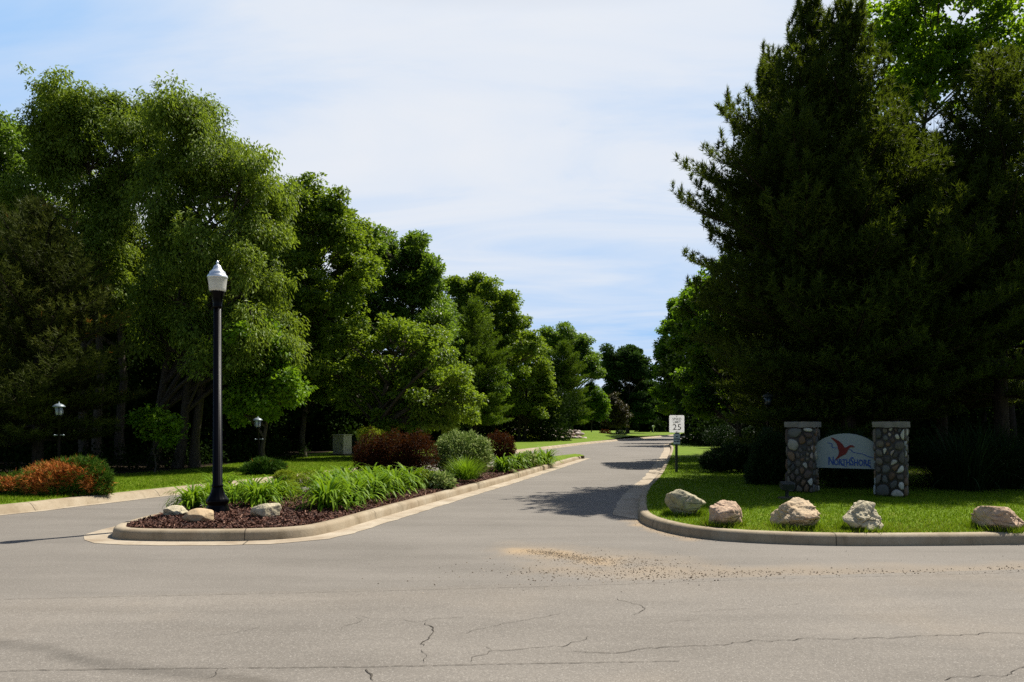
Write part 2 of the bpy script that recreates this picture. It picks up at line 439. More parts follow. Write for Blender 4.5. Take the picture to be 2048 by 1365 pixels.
m, t = newmat('mulch'); o = t.obj()
n_ = t.noise(t.mapping(o, scale=(1, 1, 1)), 26, 4, 0.7)
t.out(t.bsdf(t.ramp(n_, [(0.3, (0.022, 0.009, 0.005)), (0.55, (0.085, 0.034, 0.018)), (0.75, (0.15, 0.068, 0.040))]), 0.9, 0.15, normal=t.bump(n_, 1.0, 0.03)))
M_mulch = m
m, t = newmat('mulch_chip')
t.out(t.bsdf(t.ramp(t.attr('tint'), [(0, (0.022, 0.008, 0.005)), (0.6, (0.090, 0.034, 0.020)), (0.93, (0.16, 0.07, 0.043)), (1, (0.32, 0.19, 0.13))]), 0.8, 0.3))
M_chip = m
m, t = newmat('pebbles')
t.out(t.bsdf(t.ramp(t.attr('tint'), [(0, (0.08, 0.060, 0.042)), (0.5, (0.22, 0.165, 0.11)), (0.85, (0.36, 0.29, 0.20)), (1, (0.55, 0.48, 0.40))]), 0.85, 0.2))
M_peb = m
m, t = newmat('crack_filler'); t.out(t.bsdf((0.075, 0.066, 0.055), 0.95, 0.1)); M_crack = m

def rockmat(name, cols, dark, scale=1.0, bs=0.8):
    m, t = newmat(name); o = t.obj()
    a = t.noise(o, 3.2 * scale, 6, 0.65, 0.6); b_ = t.noise(o, 17 * scale, 5, 0.7); c_ = t.voro(t.mapping(o, rot=(0.6, 0.3, 0.2), scale=(1, 1, 2.6)), 3.0 * scale, 'DISTANCE_TO_EDGE')
    col = t.ramp(a, [(0.32, cols[0]), (0.5, cols[1]), (0.66, cols[2])])
    col = t.mix(t.math('MULTIPLY', t.ramp(b_, [(0.52, 0), (0.72, 1)]), 0.5), col, dark)
    crk = t.ramp(c_, [(0.0, 1), (0.03, 0)])
    gate = t.ramp(t.noise(o, 2.0 * scale, 2), [(0.48, 0), (0.6, 1)])
    crk = t.math('MULTIPLY', crk, gate)
    col = t.mix(t.math('MULTIPLY', crk, 0.75), col, [q * 0.35 for q in dark])
    h = t.math('ADD', t.math('ADD', a, t.math('MULTIPLY', b_, 0.5)), t.math('MULTIPLY', crk, -0.5))
    t.out(t.bsdf(col, 0.88, 0.2, normal=t.bump(h, bs, 0.05)))
    return m
M_rock_tan = rockmat('tan_rock', [(0.38, 0.27, 0.16), (0.60, 0.47, 0.31), (0.46, 0.32, 0.20)], (0.22, 0.14, 0.085))
M_rock_pink = rockmat('pinkish_rock', [(0.42, 0.28, 0.18), (0.58, 0.42, 0.29), (0.36, 0.24, 0.16)], (0.20, 0.12, 0.08))
M_rock_grey = rockmat('grey_green_rock', [(0.26, 0.24, 0.16), (0.44, 0.39, 0.26), (0.34, 0.29, 0.19)], (0.075, 0.068, 0.05))
M_rock_pale = rockmat('pale_rock', [(0.36, 0.32, 0.21), (0.56, 0.49, 0.34), (0.42, 0.37, 0.24)], (0.17, 0.14, 0.085))
M_cobble = rockmat('smooth_tan_stone', [(0.40, 0.28, 0.15), (0.48, 0.36, 0.22), (0.42, 0.31, 0.19)], (0.28, 0.19, 0.11), 1.2, 0.2)

m, t = newmat('pillar_stone'); o = t.obj()
n_ = t.noise(o, 22, 4, 0.6)
col = t.mix(t.math('MULTIPLY', t.ramp(n_, [(0.4, 0), (0.7, 1)]), 0.35), t.attrc('scol'), (0.05, 0.045, 0.04))
t.out(t.bsdf(col, 0.7, 0.35, normal=t.bump(n_, 0.3, 0.01)))
M_pillar = m
M_cap = plain('stone_cap', (0.19, 0.175, 0.155), 0.85, 0.25, var=0.5, scale=9, bump=0.7)
M_panel = plain('speckled_sign_panel', (0.27, 0.31, 0.32), 0.6, 0.3, var=0.22, scale=60)
M_panedge = plain('sign_panel_edge', (0.6, 0.6, 0.58), 0.7, 0.3)
M_red = plain('dark_red_paint', (0.15, 0.013, 0.010), 0.6, 0.3)
M_blue = plain('blue_paint', (0.015, 0.06, 0.27), 0.6, 0.3)
M_black = plain('black_enamel', (0.002, 0.002, 0.003), 0.26, 0.10, var=0.3)
M_metal = plain('grey_post_metal', (0.03, 0.035, 0.03), 0.6, 0.4)
M_yellow = plain('yellow_label', (0.42, 0.32, 0.04), 0.6, 0.3)
M_white = plain('white_paint', (0.78, 0.78, 0.76), 0.5, 0.4, var=0.05)
M_signback = plain('sign_black_ink', (0.02, 0.022, 0.03), 0.6, 0.3)
M_faint = plain('glare_washed_ink', (0.30, 0.31, 0.34), 0.6, 0.3)  # grey puts the washing-out of the small lettering by glare into its colour
M_shadesign = plain('shaded_white_sheet', (0.52, 0.60, 0.70), 0.5, 0.4, var=0.06)  # white notice sheet with its shade put into the blue-grey colour
M_navy = plain('navy_ink', (0.015, 0.03, 0.07), 0.6, 0.3)
M_box = plain('pale_cabinet_paint', (0.52, 0.49, 0.40), 0.55, 0.4, var=0.12, scale=4)
M_box2 = plain('dull_green_cabinet_paint', (0.05, 0.065, 0.05), 0.6, 0.4)
M_siding = plain('grey_beige_siding', (0.40, 0.40, 0.34), 0.7, 0.3, var=0.08)
M_trim = plain('pale_window_trim', (0.62, 0.70, 0.68), 0.5, 0.4, var=0.05)
M_roof = plain('roof_shingles', (0.09, 0.08, 0.075), 0.9, 0.2, var=0.4, scale=14, bump=0.4)
M_pane = plain('dark_window_glass', (0.02, 0.035, 0.04), 0.08, 0.6)
m, t = newmat('white_sign_sheet')  # translucency added so sun from behind makes the plate glow white
b = t.bsdf((0.9, 0.9, 0.9), 0.4, 0.4); tr = t.node('ShaderNodeBsdfTranslucent'); tr.inputs[0].default_value = (0.95, 0.95, 0.95, 1)
mx_ = t.node('ShaderNodeMixShader'); mx_.inputs[0].default_value = 0.72; t.l.new(b, mx_.inputs[1]); t.l.new(tr.outputs[0], mx_.inputs[2]); t.out(mx_.outputs[0])
M_sheet = m
m, t = newmat('ribbed_acrylic')
b = t.bsdf((0.90, 0.89, 0.82), 0.18, 0.6, Transmission_Weight=0.25); tr = t.node('ShaderNodeBsdfTranslucent'); tr.inputs[0].default_value = (0.85, 0.84, 0.78, 1)
mx_ = t.node('ShaderNodeMixShader'); mx_.inputs[0].default_value = 0.35; t.l.new(b, mx_.inputs[1]); t.l.new(tr.outputs[0], mx_.inputs[2]); t.out(mx_.outputs[0])
M_acryl = m
m, t = newmat('silvered_dome'); t.out(t.bsdf((0.80, 0.83, 0.86), 0.30, 0.5, 0.6)); M_silver = m
M_hood = plain('weathered_lantern_metal', (0.22, 0.26, 0.28), 0.45, 0.35, 0.3)
m, t = newmat('lantern_glass'); t.out(t.bsdf((0.45, 0.52, 0.55), 0.1, 0.7, Transmission_Weight=0.5)); M_lglass = m

# ------------------------------------------------------------------ ground, roads, kerbs, lawns
mb = MB(); mb.poly([(-500, -30), (600, -30), (600, 900), (-500, 900)], z=-0.03)
struct(build('ground', mb, M_ground))

SEAM = lambda x: 6.86 + 0.137 * (x + 4.68)
left_kerb = catmull([(-40, 6.6), (-20, 9.0), (-13.5, 10.2), (-10.6, 11.5), (-9.15, 13.2), (-8.55, 14.8), (-7.8, 16.9), (-5.9, 22.5), (-2.2, 34.5),
                     (2.8, 51), (7.8, 66.7), (17, 91), (30, 125), (52, 155), (100, 185)], 0.4)
right_kerb = catmull([(40, 14.4), (20, 11.6), (10, 10.35), (6.86, 10.02), (5.46, 9.92), (4.2, 9.93), (3.23, 10.17), (2.7, 10.5), (2.36, 11.0),
                      (2.14, 11.8), (2.14, 12.7), (2.35, 14.0), (2.95, 17), (4.95, 25), (9.95, 47), (12.6, 60), (16.6, 73), (22, 86), (38, 108), (100, 140)], 0.3)
island = catmull([(-5.87, 11.5), (-5.78, 10.85), (-5.45, 10.42), (-4.64, 10.28), (-3.6, 10.33), (-2.99, 10.6), (-2.68, 11.15), (-2.30, 12.7),
                  (-1.8, 14.7), (-.98, 17.9), (-.2, 20.9), (1.4, 27.5), (3.2, 35.0), (3.33, 35.5), (3.1, 35.6), (2.5, 34.6), (-.6, 27), (-3.9, 18.6), (-5.55, 13.6), (-5.85, 12.4)], 0.2, True)

# side road: one tensor-grid sheet
gx = np.unique(np.round(np.concatenate([np.arange(-60, -12, 4), np.arange(-12, 12, 0.1), np.arange(12, 120, 4)]), 3))
gy = np.unique(np.round(np.concatenate([[-4, 0, 4], np.arange(5, 20, 0.1), np.arange(20, 60, 1), np.arange(60, 240, 6)]), 3))
def grid(name, gx, gy, z, mat, yfun=None):
    X, Y = np.meshgrid(gx, gy)
    if yfun is not None: Y = yfun(X) + Y
    n_, k = len(gx), len(gy)
    ii, jj = np.meshgrid(np.arange(n_ - 1), np.arange(k - 1)); a = (jj * n_ + ii).ravel()
    f = np.stack([a, a + 1, a + n_ + 1, a + n_], 1)
    return X, Y, np.stack([X, Y, np.full_like(X, z)], -1).reshape(-1, 3), f
def pxl(pts): return [tuple(G(*p)[:2]) for p in pts]
X, Y, V, f = grid('side_road', gx, gy, 0.0, M_side)
jit = fbm(X * 3, Y * 3, 5) - 0.5
d1 = seg_dist(X, Y, pxl([(1050, 1104), (1100, 1108), (1160, 1116), (1200, 1124)])) + jit * 0.5
d1b = seg_dist(X, Y, pxl([(1060, 1100), (1200, 1112), (1330, 1122)])) + jit * 0.9
d2 = seg_dist(X, Y, pxl([(1262, 1034), (1290, 1052), (1340, 1067), (1380, 1077)])) + jit * 0.35
d3 = seg_dist(X, Y, pxl([(1100, 1140), (1300, 1150), (1500, 1145), (2048, 1138)])) + jit * 0.6
grain = fbm(X * 9, Y * 9, 9, 3)
sand = np.clip(1.0 - d1 / 0.32, 0, 1) * 0.75 * (0.5 + grain) + np.clip(1 - d1b / 0.8, 0, 1) * 0.28 * (0.4 + grain) + np.clip(1.1 - d2 / 0.26, 0, 1) * 0.85 * (0.5 + grain) + np.clip(1 - d3 / 0.5, 0, 1) * 0.3
s1 = seg_dist(X, Y, pxl([(0, 1130), (230, 1118), (500, 1106), (800, 1100)])) + jit
stain = np.clip(1 - s1 / 0.5, 0, 1) * 0.12
mb = MB(); mb.add(V, f, sand=np.clip(sand, 0, 1).ravel(), stain=stain.ravel())
struct(build('side_road', mb, M_side))

gx2 = np.unique(np.round(np.concatenate([np.arange(-60, -9, 3), np.arange(-9, 9, 0.06), np.arange(9, 61, 3)]), 3))
gy2 = np.concatenate([[-12, -9, -6], np.arange(-4, 0.001, 0.06)]); gy2[-1] = 0
X, Y, V, f = grid('road', gx2, gy2, 0.006, M_road, SEAM)
jit = fbm(X * 4, Y * 4, 15) - 0.5
da = seg_dist(X, Y, pxl([(-120, 1285), (0, 1290), (90, 1300), (160, 1322), (240, 1338), (340, 1346), (460, 1358), (620, 1385)]))
stain = np.clip(1.9 - (da + jit * 0.14) / 0.055, 0, 1) * (0.30 + 0.50 * fbm(X * 2, Y * 2, 3))
stain += np.clip(1 - np.abs(Y - SEAM(X)) / 0.12, 0, 1) * 0.10
band = fbm(X * 0.5, Y * 1.5, 31); stain += np.clip(band - 0.55, 0, 1) * 0.35
sand = np.clip(1 - (np.abs(Y - SEAM(X) + 0.35) + jit * 0.4) / 0.7, 0, 1) * 0.04 + np.clip(fbm(X * 1.2, Y * 1.2, 44) - 0.55, 0, 1) * 0.25
mb = MB(); mb.add(V, f, sand=np.clip(sand, 0, 1).ravel(), stain=np.clip(stain, 0, 1).ravel())
struct(build('road', mb, M_road))

# cracks and the paving seams
def ribbon(mb, pts, w0, jitter, z, seed, wv=0.6):
    rng = np.random.default_rng(seed)
    p = [np.array(q) for q in pxl(pts)]; out = []
    for a, b_ in zip(p[:-1], p[1:]):
        k = max(2, int(np.linalg.norm(b_ - a) / 0.028))
        for t_ in np.arange(k) / k: out.append(a + (b_ - a) * t_)
    out.append(p[-1]); out = np.array(out)
    j = rng.normal(0, jitter, out.shape); j = (j + np.roll(j, 1, 0) + np.roll(j, -1, 0)) / 3
    kk = np.arange(len(out)); out = out + j + np.stack([np.sin(kk * 0.9 + seed) * np.sin(kk * 0.23), np.cos(kk * 0.7 + seed) * np.sin(kk * 0.31 + 1)], 1) * jitter * 1.6
    w_ = 0.48 * w0 * (1 - wv + wv * 2 * rng.random(len(out))); w_[0] *= 0.2; w_[-1] *= 0.2
    n_ = path_normals(out)
    V = np.concatenate([np.c_[out + n_ * w_[:, None] / 2, np.full(len(out), z)], np.c_[out - n_ * w_[:, None] / 2, np.full(len(out), z)]])
    m_ = len(out); i = np.arange(m_ - 1)
    mb.add(V, np.stack([i, m_ + i, m_ + i + 1, i + 1], 1))
mb = MB()
CR = [([(852, 1246), (868, 1265), (858, 1278), (848, 1288), (845, 1296)], 0.016, 0.014), ([(845, 1300), (852, 1318), (848, 1330)], 0.006, 0.01),
      ([(733, 1340), (736, 1352), (742, 1358), (752, 1364)], 0.02, 0.012),
      ([(740, 1240), (718, 1234), (722, 1246), (690, 1256), (672, 1262)], 0.006, 0.012), ([(520, 1256), (480, 1266), (430, 1274), (385, 1278)], 0.005, 0.008),
      ([(800, 1240), (832, 1246), (870, 1240), (930, 1236)], 0.006, 0.01), ([(1125, 1228), (1080, 1238), (1010, 1248), (955, 1262), (920, 1270)], 0.007, 0.012),
      ([(1236, 1198), (1250, 1206), (1275, 1212), (1292, 1218), (1280, 1228), (1262, 1234)], 0.010, 0.012),
      ([(1180, 1274), (1160, 1286), (1110, 1296), (1040, 1302), (985, 1304), (950, 1318), (938, 1328)], 0.009, 0.014), ([(985, 1304), (970, 1296), (960, 1294)], 0.005, 0.008),
      ([(1140, 1306), (1250, 1308), (1300, 1298), (1450, 1292), (1510, 1284), (1560, 1284), (1620, 1280), (1730, 1280), (1850, 1274), (1960, 1272), (2000, 1268), (2080, 1270)], 0.011, 0.012),
      ([(1270, 1250), (1330, 1248), (1400, 1240)], 0.004, 0.008), ([(1380, 1226), (1480, 1220), (1600, 1210)], 0.004, 0.008),
      ([(1880, 1360), (1960, 1356), (2010, 1352), (2035, 1345), (2060, 1334)], 0.009, 0.014), ([(440, 1340), (425, 1352), (405, 1362)], 0.006, 0.012)]
for k, (pts, wd, jt_) in enumerate(CR): ribbon(mb, pts, wd, jt_, 0.0105, 40 + k)
ribbon(mb, [(-300, 1349), (0, 1345), (300, 1340), (720, 1337), (1000, 1331), (1360, 1325)], 0.011, 0.004, 0.0105, 71)
ribbon(mb, [(-250, 1212), (0, 1201), (400, 1192), (800, 1183), (1200, 1172), (1500, 1161), (2048, 1147), (2400, 1138)], 0.007, 0.006, 0.0105, 72, 0.8)
struct(build('road_cracks', mb, M_crack))

KERB = [(0.0, -0.02), (0.015, 0.10), (0.035, 0.135), (0.07, 0.15), (0.16, 0.152), (0.18, 0.14), (0.18, 0.0)]
SLOPED = [(0.0, -0.02), (0.10, 0.10), (0.16, 0.142), (0.22, 0.152), (0.32, 0.152), (0.34, 0.14), (0.34, 0.0)]
mb = MB(); sweep(mb, left_kerb, SLOPED, side=1); struct(build('kerb', mb, M_conc, smooth=True))
mb = MB(); sweep(mb, right_kerb, KERB, side=-1); struct(build('kerb', mb, M_conc, smooth=True))
mb = MB(); sweep(mb, island, KERB, closed=True, side=1); struct(build('kerb', mb, M_conc, smooth=True))
mb = MB()
rr_ = np.random.default_rng(8)
def gutter(path, w_, side, closed=False, z=0.005, jit=0.015):
    p = path; q = offset(path, w_ * side, closed) + rr_.normal(0, jit, (len(path), 2)); p = offset(path, -0.03 * side, closed)
    m_ = len(p); d = np.concatenate([[0], np.cumsum(np.linalg.norm(np.diff(p, axis=0), axis=1))])
    V = np.concatenate([np.c_[p, np.full(m_, z)], np.c_[q, np.full(m_, z)]]); i = np.arange(m_ if closed else m_ - 1); j = (i + 1) % m_
    fc = np.stack([i, j, m_ + j, m_ + i], 1)
    if side > 0: pass
    else: fc = fc[:, ::-1]
    mb.add(V, fc, run=np.concatenate([d, d]))
gutter(island, 0.36, -1, True)
sel = [i for i, p in enumerate(right_kerb) if p[1] > 12.9 and p[0] < 60]
gutter(right_kerb[sel], 0.42, 1, jit=0.02)
sel = [i for i, p in enumerate(left_kerb) if p[1] > 11.5]
gutter(left_kerb[sel], 0.14, -1, z=0.0052)
struct(build('gutter', mb, M_gut))

# lawns
def berm(x, y):
    return 1.35 * np.exp(-((x + 2 - (y - 76) * 0.1) / 9.0) ** 2) * np.exp(-((y - 82) / 6.5) ** 2) + 0.35 * np.exp(-((x - 6) / 9) ** 2) * np.exp(-((y - 90) / 12) ** 2)
lk = offset(left_kerb, 0.33)
sel = [i for i in range(len(lk))]
T = np.concatenate([[0, 0.15, 0.4, 0.8, 1.3, 2, 3, 4, 5, 6, 7, 8, 9, 10, 11, 12, 14, 16, 18, 20, 24, 30, 50, 90, 150]])
m_ = len(lk); V = []
for tt in T:
    q = lk + np.array([-1.0, 0.0]) * tt
    z = 0.146 + 0.02 * np.minimum(tt, 1.0) + berm(q[:, 0], q[:, 1])
    V.append(np.c_[q, z])
V = np.concatenate(V); i = np.arange(m_ - 1)
fs = np.concatenate([np.stack([r * m_ + i, r * m_ + i + 1, (r + 1) * m_ + i + 1, (r + 1) * m_ + i], 1) for r in range(len(T) - 1)])
mb = MB(); mb.add(V, fs, dry=np.clip((berm(V[:, 0], V[:, 1]) - 0.75) * 1.1, 0, 0.6))
struct(build('lawn', mb, M_lawn, smooth=True))
rk = offset(right_kerb, -0.17)
ring = [tuple(p) for p in rk] + [(160, 150), (160, 14)]
mb = MB(); mb.poly(ring, z=0.146)
struct(build('lawn', mb, M_lawn))

# woodland floor: dark leaf litter under the trees
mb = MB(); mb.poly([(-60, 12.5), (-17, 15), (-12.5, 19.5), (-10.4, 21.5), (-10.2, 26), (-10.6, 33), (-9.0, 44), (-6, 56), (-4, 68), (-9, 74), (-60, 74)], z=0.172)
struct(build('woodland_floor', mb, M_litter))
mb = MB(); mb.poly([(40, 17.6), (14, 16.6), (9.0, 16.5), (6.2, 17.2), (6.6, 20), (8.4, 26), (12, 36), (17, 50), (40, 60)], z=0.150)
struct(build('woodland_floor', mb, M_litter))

# island bed
isl_in = offset(island, 0.17, True)
sp = np.array([(-4.35, 11.9), (-3.4, 16.0), (-1.4, 24), (1.2, 31), (2.7, 34.6)])
def island_h(p):
    d = np.full(len(p), 1e9)
    for a, b_ in zip(isl_in, np.roll(isl_in, -1, 0)):
        ab = b_ - a; t_ = np.clip(((p - a) @ ab) / (ab @ ab + 1e-9), 0, 1)
        d = np.minimum(d, np.linalg.norm(p - a - t_[:, None] * ab, axis=1))
    return 0.135 + 0.055 * (1 - np.exp(-d / 0.45))
def nearest_spine(p):
    best = None; bd = np.full(len(p), 1e9); out = np.zeros((len(p), 2))
    for a, b_ in zip(sp[:-1], sp[1:]):
        ab = b_ - a; t_ = np.clip(((p - a) @ ab) / (ab @ ab), 0, 1); q = a + t_[:, None] * ab; dd = np.linalg.norm(p - q, axis=1)
        s_ = dd < bd; out[s_] = q[s_]; bd[s_] = dd[s_]
    return out
ax_ = nearest_spine(isl_in); m_ = len(isl_in); V = []
TT = [0, 0.08, 0.18, 0.3, 0.45, 0.62, 0.8, 1.0]
for tt in TT:
    q = isl_in + (ax_ - isl_in) * tt
    V.append(np.c_[q, island_h(q) + (0.03 * (fbm(q[:, 0] * 2, q[:, 1] * 2, 3) - 0.5) if tt > 0 else 0)])
V = np.concatenate(V); i = np.arange(m_); j = (i + 1) % m_
fs = np.concatenate([np.stack([r * m_ + i, r * m_ + j, (r + 1) * m_ + j, (r + 1) * m_ + i], 1) for r in range(len(TT) - 1)])
mb = MB(); mb.add(V, fs); struct(build('mulch_bed', mb, M_mulch, smooth=True))
# grassy far tip of the island
tip = [p for p in isl_in if p[1] > 28.0]
tip = np.array(sorted(tip, key=lambda p: math.atan2(p[1] - 31.5, p[0] - 1.9)))
mb = MB(); mb.poly([(p[0], p[1], float(island_h(np.array([p]))[0]) + 0.03) for p in tip]); 
tipz = 0.26
mb = MB(); mb.poly([(p[0], p[1], 0.165) for p in tip])
cen = tip.mean(0)
V = np.concatenate([np.c_[tip, np.full(len(tip), 0.148)], np.c_[cen + (tip - cen) * 0.8, np.full(len(tip), 0.25)], [[*cen, 0.28]]]); m_ = len(tip); i = np.arange(m_); j = (i + 1) % m_
mb = MB(); mb.add(V, [np.stack([i, j, m_ + j, m_ + i], 1), np.stack([m_ + i, m_ + j, np.full(m_, 2 * m_)], 1)], dry=0.0)
struct(build('lawn', mb, M_lawn, smooth=True))

rng = np.random.default_rng(3)
def scatter_in(poly, n, ylim=None, bias=1.0):
    lo, hi = np.min(poly, 0), np.max(poly, 0)
    if ylim: hi = np.array([hi[0], min(hi[1], ylim)])
    out = []
    tot = 0
    while tot < n:
        p = rng.random((n * 2, 2)); p[:, 1] = p[:, 1] ** bias
        p = lo + p * (hi - lo); p = p[inside(poly, p)]
        out.append(p); tot += len(p)
    return np.concatenate(out)[:n]
# mulch chips
p = scatter_in(offset(island, 0.2, True), 26000, 24, 1.6); n = len(p)
c = np.c_[p, island_h(p) + rng.uniform(0.0, 0.03, n)]
az = rng.uniform(0, 2 * PI, n); tl = rng.normal(0, 0.45, n)
a = np.stack([np.cos(az) * np.cos(tl), np.sin(az) * np.cos(tl), np.sin(tl)], 1) * (rng.uniform(0.015, 0.045, n))[:, None]
b_ = nrm(np.cross(a, rng.normal(0, 0.5, (n, 3)) + [0, 0, 1.0])) * (rng.uniform(0.004, 0.011, n))[:, None]
V = np.stack([c - a - b_, c + a - b_, c + a + b_, c - a + b_], 1).reshape(-1, 3)
mb = MB(); mb.add(V, np.arange(4 * n).reshape(-1, 4), tint=np.repeat(rng.random(n), 4))
stuff(build('mulch', mb, M_chip))

# loose gravel on the road
ico = None
def pebbles(n_list):
    mb = MB()
    base = np.array([[1, 0, 0], [-1, 0, 0], [0, 1, 0], [0, -1, 0], [0, 0, 1], [0, 0, -0.6]], float)
    fc = np.array([[0, 2, 4], [2, 1, 4], [1, 3, 4], [3, 0, 4], [2, 0, 5], [1, 2, 5], [3, 1, 5], [0, 3, 5]])
    for (poly_px, n, spread, s0, s1) in n_list:
        pl = np.array(pxl(poly_px)); 
        t_ = rng.random(n) * (len(pl) - 1); i_ = t_.astype(int); fr = t_ - i_
        q = pl[i_] * (1 - fr)[:, None] + pl[i_ + 1] * fr[:, None] + rng.normal(0, 1, (n, 2)) * np.array(spread)
        sz = s0 + (s1 - s0) * rng.random(n) ** 3
        z = np.where(q[:, 1] < SEAM(q[:, 0]), 0.006, 0.0)
        sz = sz * 0.78
        V = (base[None] * (0.6 + 0.8 * rng.random((n, 6, 1)))) * (sz[:, None, None] * np.array([1, 0.85, 0.7])) + np.c_[q, z + sz * 0.3][:, None, :]
        mb.add(V.reshape(-1, 3), (fc[None] + (np.arange(n) * 6)[:, None, None]).reshape(-1, 3), tint=np.repeat(rng.random(n), 6))
    return mb
mb = pebbles([([(1060, 1102), (1120, 1110), (1190, 1122)], 2600, (0.11, 0.09), 0.002, 0.009),
              ([(1120, 1114), (1220, 1126), (1330, 1132)], 1500, (0.28, 0.24), 0.0025, 0.013),
              ([(1080, 1140), (1250, 1156), (1400, 1152)], 900, (0.5, 0.18), 0.003, 0.015),
              ([(1350, 1148), (1600, 1146), (2048, 1141), (2200, 1136)], 1100, (0.4, 0.10), 0.003, 0.016),
              ([(1270, 1044), (1330, 1066), (1420, 1082)], 500, (0.08, 0.08), 0.003, 0.012),
              ([(800, 1150), (1000, 1160), (1300, 1165)], 160, (0.5, 0.35), 0.003, 0.012),
              ([(700, 1120), (1400, 1110), (2000, 1115)], 90, (1.0, 0.35), 0.003, 0.010)])
stuff(build('gravel', mb, M_peb))

# mown grass blades, near parts of the lawns
def blades(pts, z, h, w_, dryf=None, seed=0):
    r = np.random.default_rng(seed); n = len(pts)
    az = r.uniform(0, 2 * PI, n); hh = h * r.uniform(0.5, 1.2, n); ww = w_ * r.uniform(0.7, 1.3, n)
    lean = r.normal(0, 0.45, (n, 2)) * hh[:, None]
    c = np.c_[pts, np.full(n, z)]
    dx = np.stack([np.cos(az), np.sin(az), np.zeros(n)], 1) * ww[:, None] / 2
    tip_ = c + np.c_[lean, hh]
    V = np.stack([c - dx, c + dx, tip_], 1).reshape(-1, 3)
    ti = r.random(n) * 0.85
    if dryf is not None: ti = np.where(r.random(n) < dryf, 0.86 + 0.14 * r.random(n), ti)
    mb = MB(); mb.add(V, np.arange(3 * n).reshape(-1, 3), tint=np.repeat(ti, 3))
    return mb
rpoly = np.array([p for p in offset(right_kerb, -0.16) if p[1] < 34 and p[0] < 16] + [(12, 34), (16, 16)])
p = scatter_in(rpoly, 170000, None, 1.5)
edge = np.clip(1.0 - (p[:, 1] - 10.3) / 1.2, 0, 1)
dr = 0.06 + 0.55 * edge * fbm(p[:, 0] * 1.5, p[:, 1] * 1.5, 12) * 1.6
mb = blades(p, 0.146, 0.05, 0.011, dr, 5)
stuff(build('lawn_grass', mb, M_blade))
lpoly = np.array([p for p in offset(left_kerb, 0.32) if 11 < p[1] < 34] + [(-10, 34), (-10.5, 24), (-12, 20), (-17, 15)])
p = scatter_in(lpoly, 110000, None, 1.3)
mb = blades(p, 0.16, 0.05, 0.013, 0.10 + 0 * p[:, 0], 6)
stuff(build('lawn_grass', mb, M_blade))

# ------------------------------------------------------------------ plant generators
def leaf_cards(mb, c, axis, normal, L, W, tint, fold=0.25):
    n = len(c); axis = nrm(axis); side = nrm(np.cross(normal, axis)); nr = np.cross(axis, side)
    L = np.broadcast_to(L, (n,))[:, None]; W = np.broadcast_to(W, (n,))[:, None]
    mid = c + axis * L * 0.45
    V = np.stack([c, mid + side * W / 2 + nr * W * fold, c + axis * L, mid - side * W / 2 + nr * W * fold], 1).reshape(-1, 3)
    mb.add(V, np.arange(4 * n).reshape(-1, 4), tint=np.repeat(np.clip(tint, 0, 1), 4))
def bez(a, b_, c, n=7):
    t_ = np.linspace(0, 1, n)[:, None]
    return (1 - t_) ** 2 * a + 2 * t_ * (1 - t_) * b_ + t_ ** 2 * c

def lobes_px(lst, Y, depth, seed, fill=True):
    r = np.random.default_rng(seed); out = []
    for (px, py, rp) in lst:
        dy = r.uniform(-1, 1) * depth
        rad = rp * Y / F
        out.append((P(px, py, Y) + np.array([0, dy, 0]), rad))
        if r.random() < 0.55:
            out.append((P(px + r.normal(0, rp * 0.3), py + r.normal(rp * 0.2, rp * 0.3), Y) + np.array([0, -dy * 0.8 + r.normal(0, depth * 0.4), 0]), rad * 0.85))
    base_ = list(lst) if fill else []
    for i, (px, py, rp) in enumerate(base_):          # fill the hollows between neighbouring lobes
        ds = sorted((math.hypot(px - q[0], py - q[1]), k) for k, q in enumerate(base_) if k != i)[:3]
        for dd, k in ds[:2]:
            q = base_[k]
            if k > i: out.append((P((px + q[0]) / 2, (py + q[1]) / 2 + rp * 0.15, Y) + np.array([0, r.normal(0, depth * 0.5), 0]), (rp + q[2]) / 2 * Y / F * 0.62))
    return out

